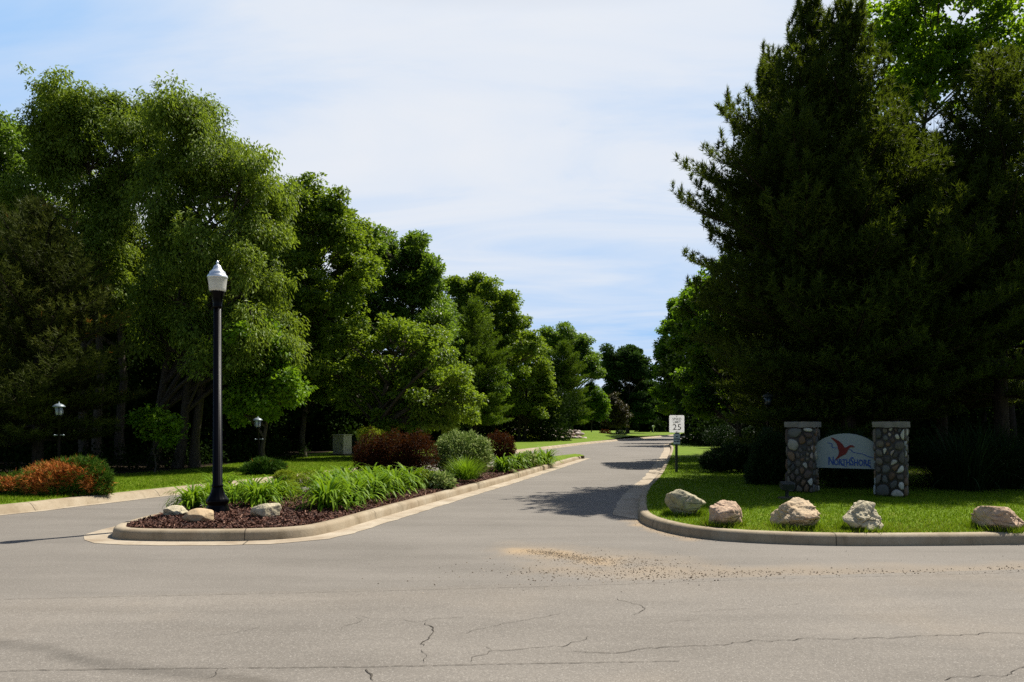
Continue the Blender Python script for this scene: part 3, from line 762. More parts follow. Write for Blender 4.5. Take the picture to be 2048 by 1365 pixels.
def broadleaf(name, label, cat, base, lobes, mat, leaf=0.12, asp=0.62, dens=210, seed=1, stems=((0, 0),), r0=0.14, weep=0.0, group=None, bark=None, cl=0.42, gap=0.10, top=None, tb=0.5, droop=0.35, flat=0.62, loose=0.55):
    r = np.random.default_rng(seed)
    root = thing(name, label, cat, base, group)
    base = np.asarray(base, float)
    tm = MB(); lm = MB()
    cs = np.array([l[0] for l in lobes]); rs = np.array([l[1] for l in lobes])
    ztop = cs[:, 2].max(); cxy = np.average(cs[:, :2], axis=0, weights=rs)
    spines = []
    for (sx, sy) in stems:
        b0 = base + np.array([sx, sy, -0.05])
        tgt = np.array([cxy[0] + sx * 1.5 + r.normal(0, 0.2), cxy[1] + sy * 1.5, base[2] + (ztop - base[2]) * 0.86])
        k = 12; t_ = np.linspace(0, 1, k)[:, None]
        pts = b0 + (tgt - b0) * np.c_[t_ ** 1.5, t_ ** 1.5, t_]
        pts[1:, :2] += np.cumsum(r.normal(0, 0.05, (k - 1, 2)), 0)
        rad = r0 * (1 - 0.88 * np.linspace(0, 1, k)); rad[0] *= 1.35
        tm.tube(pts, rad, 9); spines.append((pts, rad))
    C = []; RC = []; LC = []
    for (c, rad) in lobes:
        pts, tr = spines[r.integers(len(spines))]
        hd = np.linalg.norm(pts[:, :2] - c[:2], axis=1)
        zt = c[2] - hd * 0.75 - rad * 0.3
        k = int(np.argmin(np.abs(pts[:, 2] - zt) + (pts[:, 2] > c[2]) * 3)); k = min(max(k, 2), len(pts) - 2)
        a = pts[k]; d = np.linalg.norm(c - a)
        mid = (a + c) / 2 + np.array([0, 0, 0.12 * d]) + r.normal(0, 0.06 * d, 3)
        lp = bez(a, mid, c, 7)
        rr = min(tr[k] * 0.75, 0.02 + 0.014 * d + 0.012 * rad)
        tm.tube(lp, np.linspace(rr, rr * 0.3, 7), 6)
        ns = max(5, int(16 * (rad / 1.0) ** 2 * (0.42 / cl) ** 2) + 3)
        dv = nrm(r.normal(0, 1, (ns, 3))); u = r.random(ns) ** 0.36 * np.where(r.random(ns) < 0.30, r.uniform(1.05, 1.75, ns), 1.0)
        q = c + dv * (rad * u)[:, None] * np.array([1, 1, 0.9])
        keep = r.random(ns) > gap
        far_ = (u > 1.0)[keep]; q = q[keep]
        for qq in q:
            st = lp[r.integers(3, 7)]
            tm.tube(np.stack([st, (st + qq) / 2 + r.normal(0, 0.08, 3), qq]), [rr * 0.3 + 0.004, rr * 0.18 + 0.004, 0.004], 3)
        C.append(q); RC.append(np.full(len(q), cl) * r.uniform(0.5, 1.25, len(q)) * np.where(far_, 0.62, 1.0)); LC.append(np.tile(c, (len(q), 1)))
    C = np.concatenate(C); RC = np.concatenate(RC); LC = np.concatenate(LC)
    nf = int(len(C) * loose)
    if nf and len(cs) > 3:
        D = np.linalg.norm(cs[:, None] - cs[None], axis=2); order = np.argsort(D, axis=1)[:, 1:5]
        ii = r.integers(0, len(cs), nf); jj = order[ii, r.integers(0, order.shape[1], nf)]; tt = r.random((nf, 1))
        q = cs[ii] * (1 - tt) + cs[jj] * tt + r.normal(0, 1, (nf, 3)) * (0.52 * (rs[ii] + rs[jj]) / 2)[:, None]
        C = np.concatenate([C, q]); RC = np.concatenate([RC, np.full(nf, cl * 0.75) * r.uniform(0.6, 1.2, nf)]); LC = np.concatenate([LC, q - np.array([0, 0, 0.4]) + r.normal(0, 0.4, (nf, 3))])
    ct = r.normal(0, 0.15, len(C))
    if weep < 0.5:
        nl = np.maximum(6, (dens * (RC / 0.42) ** 2 * (0.12 / leaf) ** 1.3).astype(int))
        idx = np.repeat(np.arange(len(C)), nl); n = len(idx)
        g = r.normal(0, 0.5, (n, 3)); g /= np.maximum(1, np.linalg.norm(g, axis=1, keepdims=True))
        pos = C[idx] + g * RC[idx][:, None] * np.array([1.1, 1.1, flat])
        out = nrm(pos - LC[idx] + 0.001)
        axis = out * 0.8 + r.normal(0, 0.6, (n, 3)) + np.array([0, 0, -droop])
        nor = np.array([0, 0, 1.0]) + out * 0.5 + r.normal(0, 0.45, (n, 3))
        L = leaf * r.uniform(0.7, 1.35, n)
        leaf_cards(lm, pos, axis, nor, L, L * asp, tb + ct[idx] + r.normal(0, 0.26, n))
    else:
        ns = np.maximum(4, (dens * 0.095 * (RC / 0.42) ** 2).astype(int))
        idx = np.repeat(np.arange(len(C)), ns); n = len(idx)
        st = C[idx] + r.normal(0, 0.5, (n, 3)) * RC[idx][:, None]
        out = nrm((st - LC[idx]) * np.array([1, 1, 0.2]) + r.normal(0, 0.15, (n, 3)))
        Ls = r.uniform(0.35, 1.0, n) * weep
        k = 15
        s_ = np.linspace(0, 1, k)
        hor = (out * 0.30 + np.array([0, 0, 0.22]))[:, None, :] * (s_[None, :, None]) * Ls[:, None, None]
        drop = np.zeros((n, k, 3)); drop[:, :, 2] = -(s_[None, :] ** 1.7) * Ls[:, None] * 1.0
        pts = st[:, None, :] + hor + drop + r.normal(0, 0.02, (n, k, 3))
        pos = pts.reshape(-1, 3); N = len(pos)
        axis = np.array([0, 0, -0.6]) + np.repeat(out, k, 0) * 0.55 + r.normal(0, 0.55, (N, 3))
        nor = np.repeat(out, k, 0) + r.normal(0, 0.6, (N, 3)) + np.array([0, 0, 0.5])
        L = leaf * r.uniform(0.7, 1.3, N)
        leaf_cards(lm, pos, axis, nor, L, L * asp, tb + np.repeat(ct[idx], k) + r.normal(0, 0.18, N))
    build('trunk', tm, bark or M_bark, root, True)
    build('crown', lm, mat, root)
    return root

def needle_tufts(mb, pos, axis, L, W, k, tint, r, spread=0.85):
    n = len(pos); axis = np.repeat(nrm(axis), k, 0); pos = np.repeat(pos, k, 0)
    d = nrm(axis * 0.75 + r.normal(0, spread * 0.6, (n * k, 3)))
    ll = (np.repeat(np.broadcast_to(L, (n,)), k) * r.uniform(0.7, 1.25, n * k))[:, None]
    sd_ = nrm(np.cross(d, r.normal(0, 1, (n * k, 3)))) * W / 2
    b0 = pos + r.normal(0, 0.012, (n * k, 3))
    V = np.stack([b0 - sd_, b0 + sd_, b0 + d * ll], 1).reshape(-1, 3)
    mb.add(V, np.arange(3 * n * k).reshape(-1, 3), tint=np.repeat(np.clip(np.repeat(tint, k) + r.normal(0, 0.12, n * k), 0, 1), 3))

def pine(name, label, base, top, prof, mat, seed=1, zstart=1.2, whorl=0.42, nb=5, blade=0.155, bw=0.024, k=9, r0=0.16, step=0.115, candle=True, lean=(0, 0), group=None, bias=None, tb=0.45, dead=0.0):
    """prof: [(z, branch length)]"""
    r = np.random.default_rng(seed)
    root = thing(name, label, 'pine tree', base, group); base = np.asarray(base, float)
    tm = MB(); lm = MB(); hgt = top - base[2]
    tz = np.linspace(0, 1, 14)
    tp = base + np.c_[lean[0] * tz ** 2 + np.cumsum(r.normal(0, 0.015, 14)), lean[1] * tz ** 2, tz * hgt]; tp[0, 2] -= 0.05
    tm.tube(tp, r0 * (1 - 0.93 * tz) + 0.006, 10)
    pz = np.array([q[0] for q in prof]); pl_ = np.array([q[1] for q in prof])
    POS, AX, TN = [], [], []
    z = base[2] + zstart; az0 = 0
    while z < top - 0.25:
        f_ = (z - base[2]) / hgt
        trunk = np.array([np.interp(z, tp[:, 2], tp[:, 0]), np.interp(z, tp[:, 2], tp[:, 1]), z])
        n_b = nb + int(r.integers(0, 2)); az0 += 0.9
        for q in range(n_b):
            az = az0 + q * 2 * PI / n_b + r.normal(0, 0.25)
            L = np.interp(z, pz, pl_) * r.uniform(0.68, 1.05)
            if bias is not None: L *= 1 + bias[1] * math.cos(az - bias[0])
            if L < 0.12: continue
            up = np.interp(f_, [0, 0.35, 0.75, 1], [-0.06, 0.16, 0.55, 1.15]) + r.normal(0, 0.08)
            hd = np.array([math.cos(az), math.sin(az), 0.0]); sdv = np.array([-math.sin(az), math.cos(az), 0.0])
            s_ = np.linspace(0, 1, 9)[:, None]
            bp = trunk + hd * L * s_ * math.cos(min(up, 1.2)) + np.array([0, 0, 1.0]) * (L * (math.sin(up) * s_ - 0.10 * s_ * (1 - f_) + 0.14 * s_ ** 3)) + sdv * L * 0.08 * r.normal() * s_ ** 2
            bp += np.array([0, 0, r.normal(0, 0.08)])  * s_
            tm.tube(bp, np.linspace(0.012 + 0.011 * L, 0.004, 9), 5)
            bd = nrm(bp[-1] - bp[0]); deadb = r.random() < dead
            nbl = max(5, int(L / 0.15)); tn = tb + r.normal(0, 0.12)
            for sc in np.linspace(0.16 if L > 1 else 0.05, 1.0, nbl):
                i0 = sc * 8; i_ = int(min(i0, 7)); o_ = bp[i_] + (bp[i_ + 1] - bp[i_]) * (i0 - i_)
                for sgn in (-1, 1):
                    if sc > 0.98 and sgn > 0: dirn = bd + np.array([0, 0, 0.25]); bl = 0.22 + 0.05 * L
                    else:
                        dirn = nrm(bd * 0.62 + sdv * sgn * r.uniform(0.45, 0.95) + np.array([0, 0, r.uniform(0.0, 0.42)]))
                        bl = (0.26 + 0.36 * L * (1 - sc) ** 0.7 * min(1, sc * 2.2 + 0.25)) * r.uniform(0.7, 1.2)
                    bl = min(bl, 1.05); nt = max(2, int(bl / step))
                    tt = (np.arange(nt) + 0.6) / nt
                    pp = o_ + nrm(dirn) * (bl * tt)[:, None] + np.array([0, 0, 1.0]) * (0.12 * bl * tt ** 2)[:, None]
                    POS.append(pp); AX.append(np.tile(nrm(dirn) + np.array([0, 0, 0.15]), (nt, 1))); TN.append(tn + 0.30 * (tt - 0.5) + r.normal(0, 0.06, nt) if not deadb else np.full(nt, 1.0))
                    if bl > 0.5: tm.tube(np.stack([o_, pp[-1]]), [0.008, 0.003], 3)
                    if candle and (sc > 0.93 or r.random() < 0.10) and f_ > 0.3:
                        nt = 4; hh = 0.17 * r.uniform(0.5, 1.2)
                        POS.append(pp[-1] + np.array([0, 0, 1.0]) * (hh * (np.arange(nt) + 1) / nt)[:, None]); AX.append(np.tile([0.1 * sgn, 0, 1.4], (nt, 1))); TN.append(np.full(nt, 0.62))
        z += whorl * r.uniform(0.75, 1.2) * (1 - 0.35 * f_)
    nt = 12; hh = np.linspace(-0.5, 0.3, nt)
    POS.append(tp[-1] + np.array([0, 0, 1.0]) * hh[:, None]); AX.append(np.tile([0, 0, 1.0], (nt, 1))); TN.append(np.full(nt, 0.6))
    POS = np.concatenate(POS); AX = np.concatenate(AX); TN = np.concatenate(TN)
    needle_tufts(lm, POS, AX, blade, bw, k, TN, r)
    build('trunk', tm, M_pbark, root, True)
    build('crown', lm, mat, root)
    return root

def bush(name, label, base, lobes, mat, leaf, asp, n, seed, cat='shrub', group=None, tb=0.5, shell=0.5, up=0.4, stems=10, tintf=None, needle=None, stemmat=None):
    r = np.random.default_rng(seed); root = thing(name, label, cat, base, group); base = np.asarray(base, float)
    lm = MB(); sm = MB()
    wts = np.array([l[1][0] * l[1][2] for l in lobes]); wts = wts / wts.sum()
    for (c, rad), wt in zip(lobes, wts):
        c = np.asarray(c, float); rad = np.asarray(rad, float)
        k = int(n * wt); dv = nrm(r.normal(0, 1, (k, 3)))
        bumpy = 1 + 0.10 * np.sin(dv[:, 0] * 9 + seed) * np.sin(dv[:, 2] * 8) + r.normal(0, 0.05, k)
        u = (1 - shell * r.random(k) ** 1.6) * bumpy
        pos = c + dv * u[:, None] * rad
        pos[:, 2] = np.maximum(pos[:, 2], base[2] + 0.02)
        out = nrm(dv / rad)
        tn = tb + r.normal(0, 0.2, k)
        if tintf is not None: tn = tintf(pos, tn, r)
        if needle:
            needle_tufts(lm, pos, out * 0.8 + np.array([0, 0, up]) + r.normal(0, 0.3, (k, 3)), needle[0], needle[1], needle[2], tn, r, 0.7)
        else:
            leaf_cards(lm, pos, out * 0.6 + r.normal(0, 0.6, (k, 3)) + np.array([0, 0, up * 0.3]), out * 0.7 + np.array([0, 0, up]) + r.normal(0, 0.4, (k, 3)), leaf * r.uniform(0.7, 1.3, k), leaf * asp * r.uniform(0.8, 1.2, k), tn)
        for q in range(stems):
            d = nrm(r.normal(0, 1, 3) + np.array([0, 0, 0.5])); e = c + d * rad * 0.85
            b0 = np.array([c[0] + r.normal(0, rad[0] * 0.15), c[1] + r.normal(0, rad[1] * 0.15), base[2]])
            sm.tube(bez(b0, np.array([b0[0], b0[1], max(b0[2], e[2] * 0.8)]), e, 5), [0.014, 0.012, 0.009, 0.006, 0.003], 4)
    build('foliage', lm, mat, root)
    build('stems', sm, stemmat or M_bark, root, True)
    return root

def blade_clump_mesh(seed, n, Lr, width, spread, mat, arch=1.0, r0=0.12, segs=6):
    r = np.random.default_rng(seed)
    az = r.uniform(0, 2 * PI, n); L = r.uniform(*Lr, n); el = np.clip(r.normal(1.22, 0.2 * spread, n), 0.5, 1.55)
    b0 = np.stack([np.cos(az) * r0 * r.random(n), np.sin(az) * r0 * r.random(n), np.zeros(n)], 1)
    h = np.stack([np.cos(az), np.sin(az), np.zeros(n)], 1); sv = np.stack([-np.sin(az), np.cos(az), np.zeros(n)], 1)
    curl = r.uniform(0.9, 2.1, n) * arch
    pts = [b0]; e = el.copy(); p_ = b0.copy()
    for s_ in range(segs):
        p_ = p_ + (h * np.cos(e)[:, None] + np.array([0, 0, 1.0]) * np.sin(e)[:, None]) * (L / segs)[:, None]
        e = e - curl * (0.2 + 0.8 * (s_ + 1) / segs) / segs * 1.6
        p_[:, 2] = np.maximum(p_[:, 2], 0.01); pts.append(p_.copy())
    wd = np.array([0.7, 1, 1, 0.95, 0.8, 0.5, 0.04])[: segs + 1]
    V = np.stack([np.stack([pts[i] - sv * width / 2 * wd[i] , pts[i] + sv * width / 2 * wd[i]], 1) for i in range(segs + 1)], 1)   # n, segs+1, 2, 3
    tn = np.repeat(np.clip(0.45 + r.normal(0, 0.18, n), 0, 1), (segs + 1) * 2) + np.tile(np.repeat(np.linspace(-0.2, 0.3, segs + 1), 2), n)
    f = []
    for i in range(segs): f.append(np.array([2 * i, 2 * i + 1, 2 * i + 3, 2 * i + 2]))
    f = np.array(f)[None] + (np.arange(n) * (segs + 1) * 2)[:, None, None]
    mb = MB(); mb.add(V.reshape(-1, 3), f.reshape(-1, 4), tint=np.clip(tn, 0, 1))
    return mb

def rock_verts(seed, size, planes=11, sub=4, rough=0.10, flat=0.0):
    import bmesh
    bm = bmesh.new(); bmesh.ops.create_icosphere(bm, subdivisions=sub, radius=1.0)
    V = np.array([v.co[:] for v in bm.verts]); Fc = np.array([[v.index for v in f_.verts] for f_ in bm.faces]); bm.free()
    r = np.random.default_rng(seed); d = nrm(V)
    n_ = nrm(r.normal(0, 1, (planes, 3))); hh = r.uniform(0.62, 1.0, planes)
    dot = d @ n_.T
    rad = np.min(np.where(dot > 0.05, hh / np.maximum(dot, 0.05), 9), axis=1); rad = np.minimum(rad, 1.15)
    off = Vector(r.uniform(0, 50, 3))
    nz = np.array([mnoise.fractal(Vector(q) * 1.7 + off, 0.9, 2.1, 6) for q in d])
    rg = np.array([1 - abs(mnoise.noise(Vector(q) * 3.1 + off)) for q in d])
    rad = rad * (1 + rough * nz) - rough * 0.9 * np.clip(rg - 0.86, 0, 1) / 0.14 * 0.35
    if rough > 0.09:
        wob = np.array([mnoise.noise(Vector(q) * 2.2 + off * 1.3) for q in d])
        for _ in range(5):
            gn = nrm(r.normal(0, 1, 3)); gc = r.uniform(-0.5, 0.5); span = nrm(r.normal(0, 1, 3))
            dist = np.abs(d @ gn - gc + 0.22 * wob); m_ = np.clip((d @ span + 0.35) * 2.5, 0, 1)
            rad = rad * (1 - 0.13 * np.exp(-(dist / 0.035) ** 2) * m_)
            rad = rad * (1 - 0.05 * ((d @ gn - gc + 0.22 * wob) > 0) * m_)
        rad = rad * (1 + 0.025 * np.array([mnoise.fractal(Vector(q) * 7 + off, 0.8, 2.1, 4) for q in d]))
    V = d * rad[:, None] * np.asarray(size)
    return V, Fc

# ------------------------------------------------------------------ entrance sign (two stone pillars with a panel between them)
TH = R(33)
ux = np.array([math.cos(TH), -math.sin(TH), 0.0]); uy = np.array([math.sin(TH), math.cos(TH), 0.0]); uz = np.array([0, 0, 1.0])
pillarL = np.array([6.30, 16.25, 0.146]); sepd = 1.72
pillarR = pillarL + ux * sepd
sign = thing('entrance_sign', 'entrance sign of two cobblestone pillars holding an arched grey panel with a red bird', 'entrance sign', (pillarL + pillarR) / 2)
PAL = [(0.085, 0.075, 0.066), (0.10, 0.09, 0.08), (0.12, 0.105, 0.088), (0.075, 0.078, 0.075), (0.15, 0.125, 0.10), (0.16, 0.095, 0.055), (0.21, 0.13, 0.075), (0.18, 0.15, 0.11), (0.13, 0.13, 0.12), (0.10, 0.07, 0.055)]
PALE = [(0.52, 0.50, 0.44), (0.46, 0.43, 0.36), (0.40, 0.42, 0.40), (0.44, 0.36, 0.32)]
def clip_poly(poly, nx, ny, d):
    out = []
    for i in range(len(poly)):
        a, b_ = poly[i], poly[(i + 1) % len(poly)]
        da, db = a[0] * nx + a[1] * ny - d, b_[0] * nx + b_[1] * ny - d
        if da <= 0: out.append(a)
        if (da < 0) != (db < 0) and abs(da - db) > 1e-12:
            t_ = da / (da - db); out.append((a[0] + (b_[0] - a[0]) * t_, a[1] + (b_[1] - a[1]) * t_))
    return out
def stone_face(mb, org, ex, ey, w_, h, nout, seed, count):
    r = np.random.default_rng(seed)
    ST = 1.35; w_ = w_ * ST
    pts = np.c_[r.uniform(0, w_, count), r.uniform(0, h, count)]
    def cells():
        out = []
        for i, p_ in enumerate(pts):
            poly = [(0, 0), (w_, 0), (w_, h), (0, h)]
            for j, q in enumerate(pts):
                if i == j: continue
                nx, ny = q - p_
                # slight vertical stretch keeps stones upright
                poly = clip_poly(poly, nx, ny, ((q[0] ** 2 + q[1] ** 2) - (p_[0] ** 2 + p_[1] ** 2)) / 2)
                if not poly: break
            out.append(poly)
        return out
    for _ in range(2):
        for i, c in enumerate(cells()):
            if c: pts[i] = pts[i] * 0.4 + np.mean(c, 0) * 0.6
    for i, c in enumerate(cells()):
        if len(c) < 3: continue
        c = np.array(c); c[:, 0] /= ST; cen = c.mean(0)
        for _ in range(2):
            q = np.roll(c, -1, 0); c = np.stack([c * 0.75 + q * 0.25, c * 0.25 + q * 0.75], 1).reshape(-1, 2)
        rad = np.linalg.norm(c - cen, axis=1).mean()
        c = cen + (c - cen) * max(0.6, 1 - 0.016 / rad * 1.1)
        n = len(c); col = PAL[r.integers(len(PAL))] if r.random() > 0.20 else PALE[r.integers(len(PALE))]
        col = np.array(col) * r.uniform(0.7, 1.15)
        bulge = min(0.05, rad * 0.5) * r.uniform(0.7, 1.2); rings = [(1.0, -0.02), (1.0, 0.25), (0.93, 0.6), (0.78, 0.85), (0.5, 0.98)]
        V = []
        for sc, hz in rings:
            q = cen + (c - cen) * sc
            V.append(org + q[:, :1] * ex + q[:, 1:] * ey + nout * (bulge * hz))
        V.append((org + cen[0] * ex + cen[1] * ey + nout * bulge)[None]); V = np.concatenate(V)
        a = np.arange(n); b_ = (a + 1) % n
        fs = np.concatenate([np.stack([k * n + a, k * n + b_, (k + 1) * n + b_, (k + 1) * n + a], 1) for k in range(len(rings) - 1)])
        mb.add(V, [fs, np.stack([(len(rings) - 1) * n + a, (len(rings) - 1) * n + b_, np.full(n, len(rings) * n)], 1)], scol=np.tile(col, (len(V), 1)))
PW, PH = 0.56, 1.40
for k, pc in enumerate((pillarL, pillarR)):
    mb = MB()
    hw = PW / 2 - 0.02
    mb.box(pc + uz * (PH / 2 - 0.05), (2 * hw, 2 * hw, PH + 0.1), -TH)
    mb.a.setdefault('scol', []).append((0, np.tile(np.array((0.06, 0.053, 0.045)), (8, 1))))
    for q, (ex, nout) in enumerate(((ux, -uy), (-ux, uy), (uy, ux), (-uy, -ux))):
        org = pc - ex * (PW / 2 - 0.012) + nout * hw
        stone_face(mb, org, ex, uz, PW - 0.024, PH, nout, 100 + k * 10 + q, 36)
    pil = build('pillar', mb, M_pillar, sign, True)
    mb = MB()
    ns_ = 14
    g = np.linspace(-1, 1, ns_)
    import bmesh
    bm = bmesh.new(); bmesh.ops.create_cube(bm, size=1); bmesh.ops.subdivide_edges(bm, edges=bm.edges[:], cuts=9, use_grid_fill=True)
    Vc = np.array([v.co[:] for v in bm.verts]); fcs = np.array([[v.index for v in f_.verts] for f_ in bm.faces]); bm.free()
    Vc = Vc * np.array([PW + 0.07, PW + 0.07, 0.115])
    Vc = Vc + np.array([[mnoise.noise(Vector(q) * 9 + Vector((k * 7, 0, 0))) * 0.012 for _ in range(3)] for q in Vc])
    Vw = pc + uz * (PH + 0.0575) + Vc[:, :1] * ux + Vc[:, 1:2] * uy + Vc[:, 2:] * uz
    mb.add(Vw, fcs); build('cap', mb, M_cap, pil, False)
# arched panel
pw = sepd - 2 * (PW / 2 - 0.012); pm = (pillarL + pillarR) / 2
z0, z1, zc = 0.54, 1.03, 1.27
def panel_pt(u_, z, d=0.0): return pm + ux * u_ - uy * d + uz * z
us = np.linspace(-pw / 2, pw / 2, 33)
outline = [(-pw / 2, z0), (pw / 2, z0)] + [(u_, z1 + (zc - z1) * (1 - (u_ / (pw / 2)) ** 2) ** 0.8) for u_ in us[::-1]]
def extrude_outline(mb, pts2, d0, d1):
    n = len(pts2)
    tr = np.array(tessellate_polygon([[Vector((a, b_, 0)) for a, b_ in pts2]]))
    A = np.array([panel_pt(a, b_, d0) for a, b_ in pts2]); B = np.array([panel_pt(a, b_, d1) for a, b_ in pts2])
    i = np.arange(n); j = (i + 1) % n
    mb.add(np.concatenate([A, B]), [tr, tr[:, ::-1] + n, np.stack([i, j, n + j, n + i], 1)])
mb = MB(); extrude_outline(mb, outline, 0.045, -0.045); panel = build('sign_panel', mb, M_panel, sign)
SC = pw / (1738 - 1630)          # metres along the panel per photo px
SZ = (zc - z0) / (923 - 851)
def ppx(x, y): return (-pw / 2 + (x - 1630) * SC, z0 + (923 - y) * SZ)
zx = lambda a, b_: (1540 + a * 300 / 2048, 820 + b_ * 300 / 2048)
bird = [(808, 268), (835, 275), (868, 295), (905, 318), (935, 345), (955, 375), (968, 402), (985, 412), (1005, 400), (1030, 380), (1055, 374), (1075, 378), (1098, 400), (1080, 408), (1055, 402), (1035, 415),
        (1018, 440), (1008, 470), (985, 505), (950, 525), (915, 548), (880, 580), (862, 590), (875, 560), (895, 530), (905, 500), (908, 465), (898, 435), (890, 395), (878, 355), (850, 320), (820, 290)]
mb = MB(); extrude_outline(mb, [ppx(*zx(*q)) for q in bird], 0.056, 0.044); build('bird_emblem', mb, M_red, panel)
mb = MB()
def stroke(pts, wd):
    p_ = catmull([np.array(ppx(*zx(*q))) for q in pts], 0.01); n_ = path_normals(p_); k = len(p_)
    ww = wd * np.ones(k); ww[:4] *= np.linspace(0.3, 1, 4); ww[-4:] *= np.linspace(1, 0.3, 4)
    extrude_outline(mb, [tuple(q) for q in np.concatenate([p_ + n_ * ww[:, None] / 2, (p_ - n_ * ww[:, None] / 2)[::-1]])], 0.052, 0.044)
stroke([(755, 348), (790, 350), (815, 358), (825, 375), (818, 395), (832, 412), (860, 418), (895, 415)], 0.014)
build('wave_line', mb, M_blue, panel); mb = MB()
stroke([(1030, 435), (1050, 440), (1062, 458), (1080, 475), (1120, 485), (1170, 492), (1210, 505), (1240, 525), (1290, 540), (1325, 552)], 0.014)
build('wave_line', mb, M_blue, panel)
def text_mesh(mb, txt, size, place, d0, d1, xs=1.0, bold=0.0, align='LEFT', shear=0.0):
    cu = bpy.data.curves.new('lettering', 'FONT'); cu.body = txt; cu.size = size; cu.align_x = align; cu.offset = bold; cu.shear = shear; cu.resolution_u = 3
    cu.extrude = 0.001
    ob = bpy.data.objects.new('lettering', cu); COL.objects.link(ob)
    dg = bpy.context.evaluated_depsgraph_get(); me = bpy.data.meshes.new_from_object(ob.evaluated_get(dg))
    V = np.array([v.co[:] for v in me.vertices]); fs = {}
    for f_ in me.polygons: fs.setdefault(len(f_.vertices), []).append(list(f_.vertices))
    bpy.data.objects.remove(ob); bpy.data.curves.remove(cu); bpy.data.meshes.remove(me)
    wmax = V[:, 0].max()
    dd = np.where(V[:, 2] > 0, d0, d1)
    mb.add(place(V[:, 0] * xs, V[:, 1], dd), [np.array(q) for q in fs.values()])
    return wmax * xs
def on_panel(u0, zz0):
    return lambda x, y, d: pm + (u0 + x)[:, None] * ux - d[:, None] * uy + (zz0 + y)[:, None] * uz
mb = MB()
u0, zb = ppx(*zx(772, 655)); uend = ppx(*zx(1318, 655))[0]
cur = u0; zb -= 0.005
for txt, sz, dz in (('N', 0.245, 0.0), ('ORTH', 0.185, -0.005), ('S', 0.245, 0.0), ('HOR', 0.185, -0.005), ('E', 0.185, -0.005)):
    cur += text_mesh(mb, txt, sz, on_panel(cur, zb + dz), 0.054, 0.044, 0.63, 0.004) + 0.003
# the two sweeping tails of the letters
def tail(pts, wd):
    p_ = catmull([np.array(ppx(*zx(*q))) for q in pts], 0.01); n_ = path_normals(p_); k = len(p_); ww = wd * np.linspace(1, 0.25, k)
    extrude_outline(mb, [tuple(q) for q in np.concatenate([p_ + n_ * ww[:, None] / 2, (p_ - n_ * ww[:, None] / 2)[::-1]])], 0.0535, 0.044)
tail([(935, 630), (958, 660), (985, 678), (1018, 684)], 0.022); tail([(1240, 630), (1262, 662), (1290, 688), (1310, 698)], 0.022)
build('lettering', mb, M_blue, panel)

# ------------------------------------------------------------------ speed limit sign
sp_ = np.array([5.05, 22.8, 0.146])
spd = thing('speed_limit_sign', 'white SPEED LIMIT 25 sign above a small white notice toned blue-grey for shade on a dark post', 'road sign', sp_)
YS = sp_[1]
def spz(py): return H + (YH - py) * YS / F
def spx(px): return (px - CX) * YS / F
xc = spx(1353.5)
mb = MB(); mb.box((xc, YS + 0.045, (spz(864) + 0.1) / 2), (0.075, 0.05, spz(864) - 0.1)); build('post', mb, M_metal, spd)
def rrect(cx_, cz, w_, h, rad, y0, y1):
    pts = []
    for (sx, sz, a0) in ((1, 1, 0), (-1, 1, 90), (-1, -1, 180), (1, -1, 270)):
        for a in np.linspace(0, 90, 6): pts.append((cx_ + sx * (w_ / 2 - rad) + rad * math.cos(R(a0 + a)), cz + sz * (h / 2 - rad) + rad * math.sin(R(a0 + a))))
    n = len(pts); tr = np.array(tessellate_polygon([[Vector((a, b_, 0)) for a, b_ in pts]]))
    mb_ = MB(); A = [(a, y0, b_) for a, b_ in pts]; B = [(a, y1, b_) for a, b_ in pts]; i = np.arange(n); j = (i + 1) % n
    mb_.add(np.array(A + B), [tr[:, ::-1], tr + n, np.stack([i, j, n + j, n + i], 1)]); return mb_
S1 = build('speed_plate', rrect(xc, spz(848.3), 30 * YS / F, 34.5 * YS / F, 0.03, YS, YS + 0.004), M_sheet, spd)
def on_sign(x0, z0_, xs=1.0): return lambda x, y, d: np.stack([x0 + x, np.full_like(x, YS) - d, z0_ + y], 1)
def center_text(mb_, txt, size, zc_, xs, bold):
    tmp = MB(); wd = text_mesh(tmp, txt, size, on_sign(0, 0), 0.003, 0.0, xs, bold)
    V = tmp.v[0] + np.array([xc - wd / 2, 0, zc_]); mb_.add(V, [q for q in tmp.f])
for wd_, pz_ in (('SPEED', 841.0), ('LIMIT', 847.0)):
    mb = MB(); center_text(mb, wd_, 0.105, spz(pz_), 0.98, 0.0012); build('word', mb, M_faint, S1)
mb = MB(); center_text(mb, '25', 0.25, spz(860.3), 1.12, 0.0); build('number', mb, M_signback, S1)
for zz_ in (spz(833), spz(864)):
    mb = MB(); mb.lathe((xc, YS - 0.004, zz_), [(0.012, -0.012), (0.012, 0.012)], 8); build('bolt', mb, M_metal, S1)
S2 = build('notice_plate', rrect(xc, spz(878.2), 13.2 * YS / F, 21 * YS / F, 0.02, YS, YS + 0.004), M_shadesign, spd)
for wd_, pz_, hs_ in (('NO', 874.6, 0.9), ('HUNTING', 879.6, 0.86), ('ALLOWED', 884.2, 0.8)):
    mb = MB(); center_text(mb, wd_, 0.047, spz(pz_), hs_, 0.003); build('word', mb, M_navy, S2)

